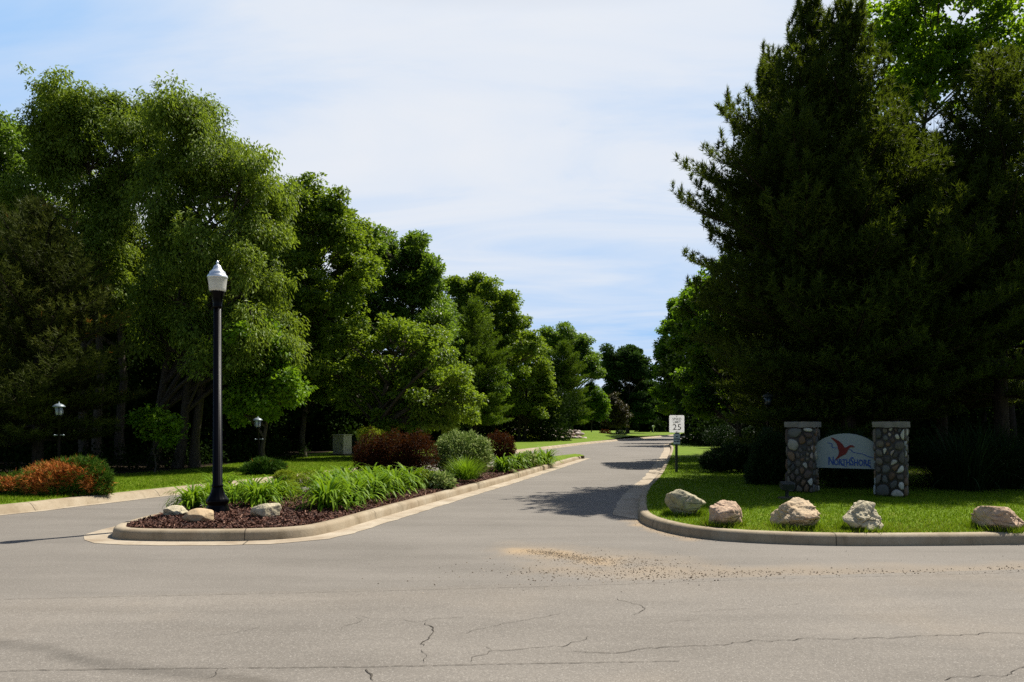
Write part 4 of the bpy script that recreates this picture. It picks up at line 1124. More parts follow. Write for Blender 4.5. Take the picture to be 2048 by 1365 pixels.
# ------------------------------------------------------------------ big street lamp on the island
LY = 12.1; LX = (435 - CX) * LY / F; q_ = LY / F
lz = lambda py: H + (YH - py) * q_
lamp = thing('street_lamp', 'tall black street lamp with acorn globe on the mulched island', 'street lamp', (LX, LY, 0.2))
o_ = (LX, LY, 0)
mb = MB(); mb.lathe(o_, [(23.5 * q_, 0.12), (23.5 * q_, lz(1021)), (22 * q_, lz(1016)), (19.5 * q_, lz(1011)), (19.5 * q_, lz(1009)), (22.5 * q_, lz(1004)), (22.5 * q_, lz(1000)), (20 * q_, lz(997)), (16 * q_, lz(991)), (13 * q_, lz(984)), (11 * q_, lz(977)), (10.5 * q_, lz(973))], 48, 16, 0.05)
lb = build('base', mb, M_black, lamp, True)
mb = MB(); mb.box((LX - 0.055, LY - 23.6 * q_ * 0.97, lz(1022)), (0.15, 0.012, 0.05), R(-12)); build('label_plate', mb, M_yellow, lb)
mb = MB(); mb.lathe(o_, [(11.5 * q_, lz(973.5)), (11.5 * q_, lz(970)), (9.7 * q_, lz(969)), (7.5 * q_, lz(614))], 48, 16, 0.07)
build('pole', mb, M_black, lamp, True)
mb = MB(); mb.lathe(o_, [(8.6 * q_, lz(616)), (8.8 * q_, lz(613)), (8.3 * q_, lz(611)), (9.6 * q_, lz(600)), (12.2 * q_, lz(588)), (14.0 * q_, lz(585.5)), (14.6 * q_, lz(583.5))], 32)
build('collar', mb, M_black, lamp, True)
mb = MB(); mb.lathe(o_, [(14.6 * q_, lz(583.4)), (15.8 * q_, lz(581)), (16.3 * q_, lz(577)), (17 * q_, lz(569)), (18.2 * q_, lz(560)), (18.9 * q_, lz(557.2))], 64, 32, 0.03)
gl = build('globe', mb, M_acryl, lamp, True)
mb = MB(); mb.lathe(o_, [(19.3 * q_, lz(557.1)), (19.6 * q_, lz(555.5)), (19.0 * q_, lz(552.5)), (15.8 * q_, lz(549)), (15.0 * q_, lz(547.6)), (15.4 * q_, lz(546)), (14.6 * q_, lz(544.6)), (11.0 * q_, lz(541.5)), (8.2 * q_, lz(538)), (7.2 * q_, lz(534.5)), (5.9 * q_, lz(532)), (3.4 * q_, lz(530.3)), (2.2 * q_, lz(529)), (2.0 * q_, lz(527.5)), (2.8 * q_, lz(525.2)), (1.8 * q_, lz(523.2)), (0.4 * q_, lz(520.8))], 48)
build('dome', mb, M_silver, lamp, True)

# small garden lamps
def garden_lamp(base, top, label, tilt=0.0, hood=None):
    x, y, z = base
    h = top - z
    L_ = thing('garden_lamp', label, 'garden lamp', base, 'small lantern lamps beside the trees')
    mb = MB(); lx = tilt
    mb.tube([(x, y, z - 0.05), (x - tilt * 0.3, y, z + h * 0.5), (x - tilt, y, top - 0.40)], [0.028, 0.026, 0.024], 10); 
    mb.lathe((x, y, z), [(0.07, -0.02), (0.065, 0.05), (0.035, 0.10), (0.03, 0.2)], 16)
    build('pole', mb, M_black, L_, True)
    c = (x - tilt, y, top)
    mb = MB(); mb.lathe(c, [(0.03, -0.42), (0.04, -0.40), (0.035, -0.37), (0.075, -0.34), (0.085, -0.325)], 16)
    for k in range(6):
        a = k * PI / 3; mb.tube([(c[0] + 0.078 * math.cos(a), c[1] + 0.078 * math.sin(a), top - 0.33), (c[0] + 0.115 * math.cos(a), c[1] + 0.115 * math.sin(a), top - 0.12)], 0.007, 5)
    build('cage', mb, M_black, L_, True)
    mb = MB(); mb.lathe(c, [(0.07, -0.325), (0.085, -0.28), (0.104, -0.12)], 12); build('glass', mb, M_pane if hood else M_lglass, L_, True)
    mb = MB(); mb.lathe(c, [(0.135, -0.125), (0.135, -0.11), (0.10, -0.075), (0.055, -0.05), (0.03, -0.045), (0.012, -0.03), (0.016, -0.015), (0.004, 0.0)], 20); build('hood', mb, hood or M_hood, L_, True)
    mb = MB(); zl = z + h * 0.60; xl = x - tilt * 0.35
    mb.tube([(xl - 0.095, y, zl), (xl + 0.095, y, zl)], 0.009, 8)
    for sg in (-1, 1): mb.lathe((xl + sg * 0.105, y, zl), [(0.004, -0.022), (0.018, -0.012), (0.022, 0), (0.018, 0.012), (0.004, 0.022)], 12)
    build('ladder_rest', mb, hood or M_hood, L_, True)
    return L_
gy_ = 17.8; garden_lamp((P(118, 850, gy_)[0], gy_, 0.165), P(118, 804, gy_)[2], 'lantern lamp rising behind the half orange juniper')
gy_ = 22.0; garden_lamp((P(519, 850, gy_)[0], gy_, 0.165), P(516, 833, gy_)[2], 'lantern lamp by the small green juniper near the tree edge', 0.05)
gy_ = 18.6; garden_lamp((P(1536, 850, gy_)[0], gy_, 0.146), P(1535, 784, gy_)[2], 'lantern lamp in deep shade behind the left stone pillar', 0.0, M_metal)  # darker hood and glass put the shade into this lamp's colours

# floodlight on the lawn aimed at the sign
fb = G(1574, 999, 0.146); fl = thing('floodlight', 'small ground floodlight on a pale footing before the left pillar', 'floodlight', fb)
mb = MB(); mb.box(fb + uz * 0.02, (0.27, 0.2, 0.05), 0.2); build('footing', mb, M_conc, fl)
mb = MB(); mb.tube([fb + uz * 0.04, fb + uz * 0.20], 0.035, 8); build('stem', mb, M_metal, fl, True)
mb = MB(); V0 = np.array([[-1, -1, -1], [1, -1, -1], [1, 1, -1], [-1, 1, -1], [-1, -1, 1], [1, -1, 1], [1, 1, 1], [-1, 1, 1]], float) * np.array([0.12, 0.08, 0.055])
rx = np.array([[1, 0, 0], [0, math.cos(0.35), -math.sin(0.35)], [0, math.sin(0.35), math.cos(0.35)]])
mb.add(V0 @ rx.T + fb + uz * 0.265, np.array([[0, 3, 2, 1], [4, 5, 6, 7], [0, 1, 5, 4], [1, 2, 6, 5], [2, 3, 7, 6], [3, 0, 4, 7]])); hd_ = build('head', mb, M_metal, fl)
mb = MB(); mb.add((V0 * np.array([0.94, 0.94, 0.06])) @ rx.T + fb + uz * 0.265 + np.array([0, -0.058 * math.sin(0.35), 0.058 * math.cos(0.35)]), np.array([[0, 3, 2, 1], [4, 5, 6, 7], [0, 1, 5, 4], [1, 2, 6, 5], [2, 3, 7, 6], [3, 0, 4, 7]])); build('lens', mb, M_metal, hd_)

# utility cabinets
def cabinet(px0, px1, pyt, pyb, mat, label, rz):
    b0 = G((px0 + px1) / 2, pyb, 0.165); Yc = b0[1]; wd = (px1 - px0) * Yc / F; hh = (pyb - pyt) * Yc / F
    c = thing('utility_cabinet', label, 'utility cabinet', b0)
    s_ = wd / (abs(math.cos(rz)) + abs(math.sin(rz))) 
    mb = MB(); mb.box(b0 + uz * hh / 2, (s_, s_, hh), rz); body = build('body', mb, mat, c)
    mb = MB(); mb.box(b0 + uz * (hh + 0.02), (s_ + 0.06, s_ + 0.06, 0.04), rz); build('lid', mb, mat, c)
    mb = MB(); d = np.array([math.sin(rz), -math.cos(rz), 0]); mb.box(b0 + d * (s_ / 2 + 0.008) + uz * hh * 0.48, (s_ * 0.86, 0.016, hh * 0.86), rz); dr_ = build('door', mb, mat, c)
    mb = MB(); e = np.array([math.cos(rz), math.sin(rz), 0]); mb.box(b0 + d * (s_ / 2 + 0.03) + e * s_ * 0.33 + uz * hh * 0.5, (0.03, 0.03, 0.14), rz); build('handle', mb, M_metal, dr_)
    mb = MB(); mb.box(b0 + uz * 0.02, (s_ + 0.25, s_ + 0.25, 0.06), rz); build('slab', mb, M_conc, c)
cabinet(667, 702, 871, 910, M_box, 'pale boxy utility cabinet standing at the tree edge', R(-25))
cabinet(704, 722, 872, 907, M_box2, 'dull dark green utility cabinet beside the pale one', R(-25))

# ------------------------------------------------------------------ rocks
ROCKS = []
def rock(px, pyb, w_px, h_px, depth, mat, seed, label, name='boulder', z=0.146, group=None, planes=11, rough=0.10, sink=0.15, rz=0.0, wz=1.0):
    b0 = G(px, pyb, z); s_ = b0[1] / F
    sx, sz = w_px * s_ / 2, h_px * s_ / (2 - sink * 2) 
    V, fc = rock_verts(seed, (1, 1, 1), planes, 5, rough)
    V = V / np.array([np.abs(V[:, 0]).max(), np.abs(V[:, 1]).max(), 1]); V[:, 2] = V[:, 2] / V[:, 2].max()
    sx *= 1 + depth * 0.4 / b0[1]; V = V * np.array([sx, depth / 2, sz])
    c = b0 + np.array([0, depth * 0.40, sz * (1 - sink * 2)]); c[0] = (px - CX) * c[1] / F; ROCKS.append((c[0], c[1], sx, depth / 2))
    mb = MB(); mb.add(V + c, fc)
    o = build(name, mb, mat, None, True, loc=(c[0], c[1], z))
    return tag(o, label, 'boulder' if name == 'boulder' else 'rock', group)
rock(1369, 1034, 78, 54, 0.62, M_rock_grey, 11, 'dark grey-green boulder leaning at the kerb corner, nearest the road sign', group='boulders along the right kerb', planes=9)
rock(1444, 1055, 80, 50, 0.6, M_rock_pink, 22, 'pinkish sloping boulder second from the kerb corner', group='boulders along the right kerb', planes=10)
rock(1592, 1062, 93, 62, 0.7, M_rock_tan, 35, 'largest cream and tan boulder in front of the left pillar', group='boulders along the right kerb', planes=12, rough=0.14)
rock(1722, 1065, 86, 60, 0.65, M_rock_pale, 44, 'pale grey craggy boulder in front of the sign panel and right pillar', group='boulders along the right kerb', planes=10, rough=0.13)
rock(1992, 1065, 93, 50, 0.75, M_rock_pink, 57, 'rounded pinkish boulder alone at the right end of the row', group='boulders along the right kerb', planes=16, rough=0.095)
rock(400, 1044, 62, 25, 0.42, M_cobble, 61, 'smooth tan rounded stone in front of the lamp base', 'landscape_rock', 0.19, 'stones in the island mulch', 60, 0.03, 0.28)
rock(536, 1036, 70, 28, 0.42, M_rock_pale, 66, 'pale wedge-shaped stone right of the lamp base', 'landscape_rock', 0.19, 'stones in the island mulch', 12, 0.05, 0.3)
rock(352, 1030, 48, 17, 0.4, M_rock_pale, 63, 'low whitish stone half buried at the left edge of the mulch', 'landscape_rock', 0.19, 'stones in the island mulch', 20, 0.04, 0.3)

# longer untrimmed grass round the foot of each boulder
pts_ = []
for (x_, y_, a_, b_) in ROCKS[:5]:
    tt = rng.uniform(0, 2 * PI, 900); k_ = rng.normal(0.97, 0.10, 900); pts_.append(np.c_[x_ + np.cos(tt) * a_ * k_, y_ + np.sin(tt) * b_ * k_])
pts_ = np.concatenate(pts_); mb = blades(pts_, 0.146, 0.10, 0.010, 0.22 + 0 * pts_[:, 0], 7); stuff(build('lawn_grass', mb, M_blade))

# stacked rock wall by the berm
wr = np.random.default_rng(77)
wb = thing('rock_wall', 'low wall of stacked pinkish rocks on the far left lawn', 'rock wall', G(1120, 880, 0.165))
mb = MB(); WY = 70.0
def wall_rock(px, py, s_px, Yw):
    V, fc = rock_verts(int(wr.integers(1e6)), (1, 1, 1), 9, 2, 0.08)
    s_ = s_px * Yw / F; c = P(px, py, Yw)
    col = np.array([(0.34, 0.25, 0.20), (0.42, 0.34, 0.28), (0.24, 0.18, 0.14), (0.46, 0.38, 0.33)][wr.integers(4)]) * wr.uniform(0.8, 1.1)
    mb.add(V * np.array([s_ * wr.uniform(0.9, 1.5), s_, s_ * wr.uniform(0.6, 0.85)]) + c, fc, scol=np.tile(col, (len(V), 1)))
for row, (y0, x0, x1) in enumerate(((877, 1088, 1172), (871, 1086, 1166), (865, 1082, 1158), (860, 1080, 1140))):
    x = x0
    while x < x1:
        wall_rock(x, y0 + wr.normal(0, 0.8) - (x - 1088) * 0.015, wr.uniform(4.2, 6.4), WY + row * 0.5 + (x - 1088) * 0.04); x += wr.uniform(7, 11)
for x in np.arange(1022, 1082, 7.5): wall_rock(x, 862 + wr.normal(0, 1.5), wr.uniform(3.5, 6), WY + 1.5)
build('stones', mb, M_pillar, wb, True)

# ------------------------------------------------------------------ houses
def house(base, wid, dep, wall_h, roof_h, label, wins, rz=0.0):
    h = thing('house', label, 'house', base); b0 = np.asarray(base, float)
    mb = MB(); n = int(wall_h / 0.15)
    for sgn, ax in ((-1, 'y'), (1, 'y'), (-1, 'x'), (1, 'x')):
        for k in range(n):
            z0_ = k * 0.15
            if ax == 'y':
                y = sgn * dep / 2; V = [(-wid / 2, y + sgn * 0.018, z0_), (wid / 2, y + sgn * 0.018, z0_), (wid / 2, y, z0_ + 0.15), (-wid / 2, y, z0_ + 0.15)]
                Vb = [(-wid / 2, y, z0_), (wid / 2, y, z0_), (wid / 2, y + sgn * 0.018, z0_), (-wid / 2, y + sgn * 0.018, z0_)]
            else:
                x = sgn * wid / 2; V = [(x + sgn * 0.018, -dep / 2, z0_), (x + sgn * 0.018, dep / 2, z0_), (x, dep / 2, z0_ + 0.15), (x, -dep / 2, z0_ + 0.15)]
                Vb = [(x, -dep / 2, z0_), (x, dep / 2, z0_), (x + sgn * 0.018, dep / 2, z0_), (x + sgn * 0.018, -dep / 2, z0_)]
            mb.add(np.array(V) + b0, np.array([[0, 1, 2, 3]])); mb.add(np.array(Vb) + b0, np.array([[0, 1, 2, 3]]))
    zt = n * 0.15
    for x in (-wid / 2, wid / 2): mb.add(np.array([(x, -dep / 2, zt), (x, dep / 2, zt), (x, 0, zt + roof_h)]) + b0, np.array([[0, 1, 2]]))
    build('wall', mb, M_siding, h)
    mb = MB()
    for sgn in (-1, 1):
        e = dep / 2 + 0.5; zl = zt - 0.5 * roof_h / (dep / 2)
        A = [(-wid / 2 - 0.4, sgn * e, zl), (wid / 2 + 0.4, sgn * e, zl), (wid / 2 + 0.4, 0, zt + roof_h), (-wid / 2 - 0.4, 0, zt + roof_h)]
        A = np.array(A) + b0 + uz * 0.05; B = A + uz * 0.15
        mb.add(np.concatenate([A, B]), np.array([[0, 1, 2, 3], [4, 5, 6, 7], [0, 1, 5, 4], [1, 2, 6, 5], [3, 0, 4, 7]]))
    build('roof', mb, M_roof, h)
    for (wx, wz, ww, wh) in wins:
        y = -dep / 2 - 0.03; c = b0 + np.array([wx, y, wz])
        mb = MB()
        for dx, dz, sx, sz in ((0, wh / 2, ww + 0.2, 0.1), (0, -wh / 2, ww + 0.2, 0.12), (-ww / 2, 0, 0.1, wh - 0.11), (ww / 2, 0, 0.1, wh - 0.11), (0, 0, 0.06, wh - 0.11)):
            mb.box(c + np.array([dx, 0, dz]), (sx, 0.07, sz))
        wo_ = build('window', mb, M_trim, h); mb = MB(); mb.box(c + np.array([0, 0.012, 0]), (ww - 0.1, 0.02, wh - 0.11)); build('pane', mb, M_pane, wo_)
    return h
house((31.5, 46, 0.9), 12, 9, 5.4, 3.0, 'grey sided house glimpsed between the trunks at the right edge', [(-0.95, 1.95, 1.25, 1.5), (2.5, 1.95, 1.25, 1.5), (-4.2, 1.95, 1.2, 1.5)])
house((46, 176, 0.2), 14, 10, 6.0, 3.5, 'distant pale house half hidden behind trees above the road sign', [(-4, 1.8, 1.6, 1.6), (0, 4.4, 1.4, 1.4), (4, 1.8, 1.6, 1.6)])
mbx = G(1307, 866.5, 0.146); Yb = mbx[1]; mbt = thing('mailbox', 'small white mailbox on a post far beside the road bend', 'mailbox', mbx)
mb = MB(); mb.box(mbx + uz * 0.5, (0.12, 0.12, 1.0)); build('post', mb, M_white, mbt)
mb = MB(); a_ = np.linspace(0, PI, 8); prof_ = [(-0.2, 0), (0.2, 0)] + [(0.2 * math.cos(q), 0.18 + 0.2 * math.sin(q)) for q in a_]
A = np.array([(x, -0.3, z) for x, z in prof_]) + mbx + uz * 1.0; B = A + np.array([0, 0.6, 0]); n = len(prof_); i = np.arange(n); j = (i + 1) % n
mb.add(np.concatenate([A, B]), [np.stack([i, j, n + j, n + i], 1), np.array([list(range(n))[::-1]]), np.array([list(range(n, 2 * n))])]); build('box', mb, M_white, mbt)

# ------------------------------------------------------------------ left trees
def gb(px, Y, z=0.165): return (P(px, 850, Y)[0], Y, z)
broadleaf('willow_tree', 'tallest weeping tree with the left of two rounded tops above the lamp', 'tree', gb(205, 27), lobes_px(
    [(115, 190, 30), (150, 200, 34), (110, 240, 36), (165, 250, 42), (100, 290, 40), (215, 215, 32), (190, 290, 46), (240, 250, 42), (270, 225, 36), (315, 228, 32), (300, 280, 42), (250, 310, 46),
     (140, 320, 46), (215, 360, 46), (95, 345, 36), (280, 370, 46), (180, 400, 36), (240, 430, 44), (310, 330, 40), (90, 400, 34), (200, 480, 40), (290, 470, 46), (60, 470, 36), (130, 500, 34), (240, 530, 46), (170, 560, 44), (100, 570, 40), (290, 570, 44), (230, 620, 44)], 27, 1.5, 1), M_willow, 0.135, 0.40, 250, 101, stems=((-0.6, 0), (0.5, 0.3), (0.0, -0.3)), r0=0.17, droop=1.1, flat=1.0, cl=0.40)
broadleaf('willow_tree', 'weeping tree with drooping strands directly behind the street lamp', 'tree', gb(330, 25), lobes_px(
    [(345, 240, 34), (385, 215, 32), (380, 270, 44), (430, 265, 38), (340, 310, 44), (455, 300, 38), (420, 330, 46), (490, 330, 36), (525, 355, 28), (380, 370, 46), (460, 390, 48), (520, 410, 40), (545, 390, 24),
     (340, 420, 44), (420, 450, 50), (500, 470, 48), (555, 470, 34), (350, 500, 48), (440, 520, 50), (530, 540, 48), (400, 580, 48), (490, 600, 50), (560, 570, 36), (330, 590, 44), (450, 650, 46), (540, 650, 42), (385, 660, 42), (565, 700, 34), (310, 660, 40), (430, 720, 36), (510, 720, 36)], 25, 1.7, 2), M_willow, 0.135, 0.40, 250, 102, stems=((-0.5, 0.2), (0.4, 0), (0.9, 0.2)), r0=0.16, droop=1.3, flat=1.15, cl=0.40)
broadleaf('oak_tree', 'dark leafy tree cut by the left edge of the frame', 'tree', gb(-20, 29), lobes_px(
    [(5, 255, 26), (35, 265, 26), (-30, 300, 50), (20, 310, 44), (55, 310, 28), (60, 350, 36), (0, 380, 54), (50, 410, 40), (-60, 380, 60), (10, 460, 54), (70, 470, 34), (-80, 480, 60), (40, 540, 54), (-20, 560, 60), (110, 520, 34)], 29, 1.6, 3), M_oakd, 0.13, 0.6, 200, 103, r0=0.2)
pine('pine_tree', 'olive-brown pine with a few dead orange tips behind the orange juniper', gb(75, 21.5), P(80, 425, 21.5)[2], [(0.5, 2.0), (1.5, 2.7), (3.5, 2.6), (5.0, 2.1), (6.4, 1.3), (7.5, 0.3)], M_pinel, 104, zstart=1.0, whorl=0.40, nb=6, candle=False, tb=0.42, dead=0.005, bw=0.02)
broadleaf('maple_tree', 'bright yellow-green young maple just right of the lamp pole', 'tree', gb(520, 24.5), lobes_px(
    [(500, 665, 26), (540, 680, 30), (475, 705, 28), (555, 720, 32), (510, 725, 34), (470, 750, 30), (575, 755, 26), (530, 770, 34), (490, 790, 30), (565, 795, 28), (460, 800, 24), (590, 780, 18), (525, 815, 28), (475, 820, 22)], 24.5, 0.9, 4), M_maple, 0.13, 0.8, 150, 105, r0=0.08, cl=0.36, tb=0.6)
broadleaf('maple_sapling', 'small sunlit sapling in the dark gap between pine and lamp', 'tree', gb(308, 22.3), lobes_px([(280, 838, 18), (310, 830, 20), (335, 840, 18), (295, 858, 18), (325, 862, 18), (340, 880, 10)], 22.3, 0.4, 5), M_maple, 0.12, 0.8, 90, 106, r0=0.03, cl=0.28)
broadleaf('oak_tree', 'slim-trunked oak standing at the lawn edge right of the second lantern', 'tree', gb(607, 33), lobes_px(
    [(590, 395, 28), (635, 378, 20), (610, 420, 36), (655, 415, 32), (690, 420, 22), (590, 470, 38), (640, 470, 42), (690, 460, 34), (715, 490, 26), (600, 530, 42), (660, 530, 44), (710, 540, 34), (640, 590, 44), (590, 600, 36), (690, 600, 40), (625, 660, 36), (620, 735, 30), (645, 755, 26), (605, 760, 26), (640, 780, 20)], 33, 1.7, 6), M_oak, 0.15, 0.62, 200, 107, r0=0.13)
broadleaf('oak_tree', 'tall oak with twin rounded tops behind the burgundy hedge', 'tree', gb(790, 40), lobes_px(
    [(765, 470, 20), (740, 490, 28), (775, 500, 30), (830, 490, 20), (815, 510, 28), (855, 515, 20), (850, 545, 28), (730, 540, 36), (790, 550, 40), (835, 580, 36), (870, 560, 16), (745, 600, 42), (800, 620, 46), (860, 620, 36), (885, 650, 26), (760, 660, 42), (830, 670, 42), (720, 650, 36), (875, 690, 30)], 40, 2.2, 7), M_oakd, 0.17, 0.62, 210, 108, r0=0.2)
broadleaf('oak_tree', 'low spreading oak with sunlit lower boughs over the variegated shrub', 'tree', gb(735, 33), lobes_px(
    [(690, 660, 20), (735, 645, 20), (800, 650, 18), (868, 662, 18), (925, 740, 18), (948, 800, 12), (700, 690, 34), (755, 700, 34), (810, 690, 36), (850, 690, 34), (890, 720, 32), (670, 740, 34), (720, 750, 40), (780, 750, 42), (840, 750, 40), (900, 760, 32), (708, 795, 28), (745, 805, 36), (805, 800, 38), (865, 800, 36), (915, 800, 28), (935, 830, 18), (900, 835, 24), (850, 835, 26), (770, 835, 26)], 33, 2.0, 8, False), M_oak, 0.15, 0.7, 190, 109, r0=0.16, tb=0.58, loose=0.2, gap=0.2)
broadleaf('oak_tree', 'oak with an airy top sprig on its right in the mid distance', 'tree', gb(945, 58), lobes_px(
    [(903, 565, 16), (925, 580, 20), (960, 575, 20), (985, 590, 20), (1025, 595, 14), (1010, 615, 18), (940, 610, 30), (980, 630, 30), (915, 630, 26), (1020, 650, 22), (1040, 640, 10), (950, 660, 34), (1000, 670, 30), (910, 680, 28), (1040, 690, 24), (1065, 700, 18), (960, 720, 36), (1020, 730, 32)], 58, 2.6, 9), M_oak, 0.2, 0.66, 200, 110, r0=0.2, cl=0.55)
broadleaf('oak_tree', 'oak filling the gap behind the slim-trunked oak', 'tree', gb(640, 44), lobes_px(
    [(560, 420, 26), (575, 470, 36), (560, 530, 40), (580, 590, 40), (570, 650, 40), (600, 700, 40), (670, 480, 30), (720, 530, 34), (690, 590, 40), (650, 650, 44), (700, 660, 44), (560, 720, 36), (640, 720, 40), (600, 790, 36), (660, 790, 34)], 44, 1.8, 21), M_oak, 0.17, 0.62, 190, 131, r0=0.18)
broadleaf('oak_tree', 'oak behind the low spreading oak and the mid distance pine', 'tree', gb(880, 50), lobes_px(
    [(880, 610, 22), (890, 660, 34), (850, 640, 34), (900, 710, 36), (930, 760, 36), (880, 770, 40), (940, 700, 30), (960, 790, 34), (900, 820, 34), (985, 760, 30), (830, 580, 30), (800, 560, 26)], 50, 1.8, 22), M_oakd, 0.19, 0.62, 180, 132, r0=0.18, cl=0.5)
pine('pine_tree', 'soft green pine among the oaks in the mid distance', gb(950, 50), P(950, 610, 50)[2], [(0.5, 2.2), (2, 2.6), (5, 2.4), (7, 1.7), (9.5, 0.4)], M_pineg, 111, zstart=1.4, whorl=0.5, nb=5, k=8, blade=0.2, bw=0.035, step=0.16, candle=False, tb=0.55)
broadleaf('maple_tree', 'round tree on two slim trunks left of the rock wall', 'tree', gb(1043, 66), lobes_px(
    [(1040, 665, 22), (1000, 690, 26), (1060, 690, 26), (1030, 715, 32), (985, 730, 26), (1075, 730, 26), (1045, 755, 34), (1000, 770, 30), (1090, 765, 20), (1075, 795, 26), (1105, 800, 14), (1030, 805, 30), (985, 810, 24), (1060, 825, 20), (1095, 825, 14)], 66, 2.4, 10), M_oakl, 0.2, 0.7, 200, 112, stems=((-0.24, 0), (0.24, 0.1)), r0=0.15, tb=0.6, cl=0.55)
broadleaf('oak_tree', 'leafy treetop rising behind the dark far pine', 'tree', gb(1140, 97), lobes_px(
    [(1095, 678, 16), (1130, 668, 16), (1160, 680, 16), (1110, 700, 24), (1150, 705, 24), (1180, 710, 14), (1175, 740, 18), (1085, 730, 20), (1195, 745, 8), (1140, 745, 30)], 97, 3, 11), M_oakd, 0.26, 0.66, 190, 113, r0=0.22, cl=0.8)
pine('pine_tree', 'dark far pine above the rock wall', gb(1128, 86), P(1125, 690, 86)[2], [(0.5, 2.6), (2.5, 3.3), (5.5, 3.2), (8, 2.4), (10.8, 0.5)], M_pineg, 114, zstart=1.6, whorl=0.65, nb=5, k=8, blade=0.28, bw=0.05, step=0.22, candle=False, tb=0.3)
broadleaf('maple_tree', 'young light green tree beside the bronze shrub', 'tree', gb(1184, 98), lobes_px([(1182, 762, 9), (1175, 780, 13), (1195, 785, 12), (1165, 800, 13), (1188, 805, 15), (1208, 800, 9), (1212, 820, 9), (1175, 825, 14), (1200, 828, 11), (1160, 822, 9)], 98, 0.8, 12), M_maple, 0.2, 0.8, 130, 115, r0=0.08, cl=0.5)
broadleaf('bronze_shrub', 'upright bronze-leaved shrub by the young light green tree', 'shrub', gb(1236, 100), lobes_px([(1230, 795, 10), (1226, 815, 13), (1240, 815, 12), (1248, 830, 11), (1232, 838, 15), (1220, 845, 10), (1248, 848, 9)], 100, 0.7, 13), M_brown, 0.2, 0.6, 150, 116, r0=0.06, cl=0.5)
broadleaf('maple_tree', 'big dark round tree at the far end of the road', 'tree', gb(1255, 128), lobes_px(
    [(1220, 722, 15), (1245, 706, 15), (1268, 704, 14), (1285, 718, 15), (1235, 735, 22), (1265, 735, 24), (1215, 750, 14), (1295, 745, 14), (1240, 770, 26), (1280, 770, 24), (1300, 775, 12), (1225, 800, 20), (1262, 800, 26), (1295, 805, 16), (1240, 830, 20), (1280, 832, 18)], 128, 4, 14), M_far, 0.32, 0.75, 230, 117, r0=0.3, cl=1.0)
broadleaf('maple_tree', 'dark tree with sunlit left edge above the speed limit sign', 'tree', gb(1375, 84), lobes_px(
    [(1350, 610, 14), (1375, 600, 20), (1340, 645, 16), (1365, 640, 24), (1330, 665, 14), (1395, 640, 30), (1345, 690, 24), (1380, 690, 32), (1325, 715, 14), (1330, 745, 18), (1360, 740, 30), (1400, 740, 34), (1330, 780, 15), (1360, 790, 26), (1400, 800, 30), (1345, 815, 13), (1420, 690, 34), (1440, 760, 36)], 84, 3, 15), M_dkmaple, 0.24, 0.75, 200, 118, r0=0.22, cl=0.7)

# ------------------------------------------------------------------ right trees
broadleaf('maple_tree', 'maple with backlit yellowish leaf tiers left of the big pines', 'tree', gb(1475, 33, 0.146), lobes_px(
    [(1395, 575, 22), (1430, 555, 26), (1380, 610, 18), (1420, 610, 32), (1470, 600, 38), (1395, 655, 26), (1440, 660, 36), (1490, 660, 40), (1370, 690, 16), (1410, 710, 32), (1460, 720, 40), (1510, 720, 40), (1385, 750, 20), (1430, 770, 34), (1490, 780, 38), (1540, 780, 36), (1395, 800, 18), (1420, 820, 18), (1520, 650, 36)], 33, 1.8, 16), M_dkmaple, 0.16, 0.78, 170, 119, r0=0.15)
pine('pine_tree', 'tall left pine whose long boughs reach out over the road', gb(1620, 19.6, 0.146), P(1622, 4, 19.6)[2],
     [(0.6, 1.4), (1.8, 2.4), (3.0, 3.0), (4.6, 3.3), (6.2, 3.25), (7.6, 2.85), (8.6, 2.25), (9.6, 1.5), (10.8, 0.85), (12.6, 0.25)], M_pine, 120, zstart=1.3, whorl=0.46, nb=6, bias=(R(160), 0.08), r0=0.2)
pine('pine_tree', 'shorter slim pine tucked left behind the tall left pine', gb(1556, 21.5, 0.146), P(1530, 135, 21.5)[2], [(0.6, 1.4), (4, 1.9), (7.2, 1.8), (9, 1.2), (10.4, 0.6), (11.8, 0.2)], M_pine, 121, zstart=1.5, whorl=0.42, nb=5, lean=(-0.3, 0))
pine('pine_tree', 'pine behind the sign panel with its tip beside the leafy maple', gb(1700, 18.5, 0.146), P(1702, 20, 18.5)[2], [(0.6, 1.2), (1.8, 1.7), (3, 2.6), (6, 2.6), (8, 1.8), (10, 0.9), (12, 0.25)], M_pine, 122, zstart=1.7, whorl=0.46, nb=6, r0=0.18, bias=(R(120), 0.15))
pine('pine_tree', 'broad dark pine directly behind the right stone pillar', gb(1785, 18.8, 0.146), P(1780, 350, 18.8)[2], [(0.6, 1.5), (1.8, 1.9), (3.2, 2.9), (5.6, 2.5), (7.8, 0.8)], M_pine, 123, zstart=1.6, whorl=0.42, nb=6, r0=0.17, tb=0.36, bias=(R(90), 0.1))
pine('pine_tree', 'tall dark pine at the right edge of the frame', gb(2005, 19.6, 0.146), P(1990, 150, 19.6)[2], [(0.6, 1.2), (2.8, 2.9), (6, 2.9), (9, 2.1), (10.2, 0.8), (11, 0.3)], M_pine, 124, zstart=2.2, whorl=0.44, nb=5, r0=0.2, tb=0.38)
pine('pine_tree', 'dense lower pine between the right pillar and the frame edge', gb(1890, 21.4, 0.146), P(1890, 330, 21.4)[2], [(0.6, 1.8), (2, 3.0), (5, 3.0), (8, 1.9), (10.2, 0.5)], M_pine, 125, zstart=2.0, whorl=0.42, nb=6, k=9, r0=0.16, tb=0.3)
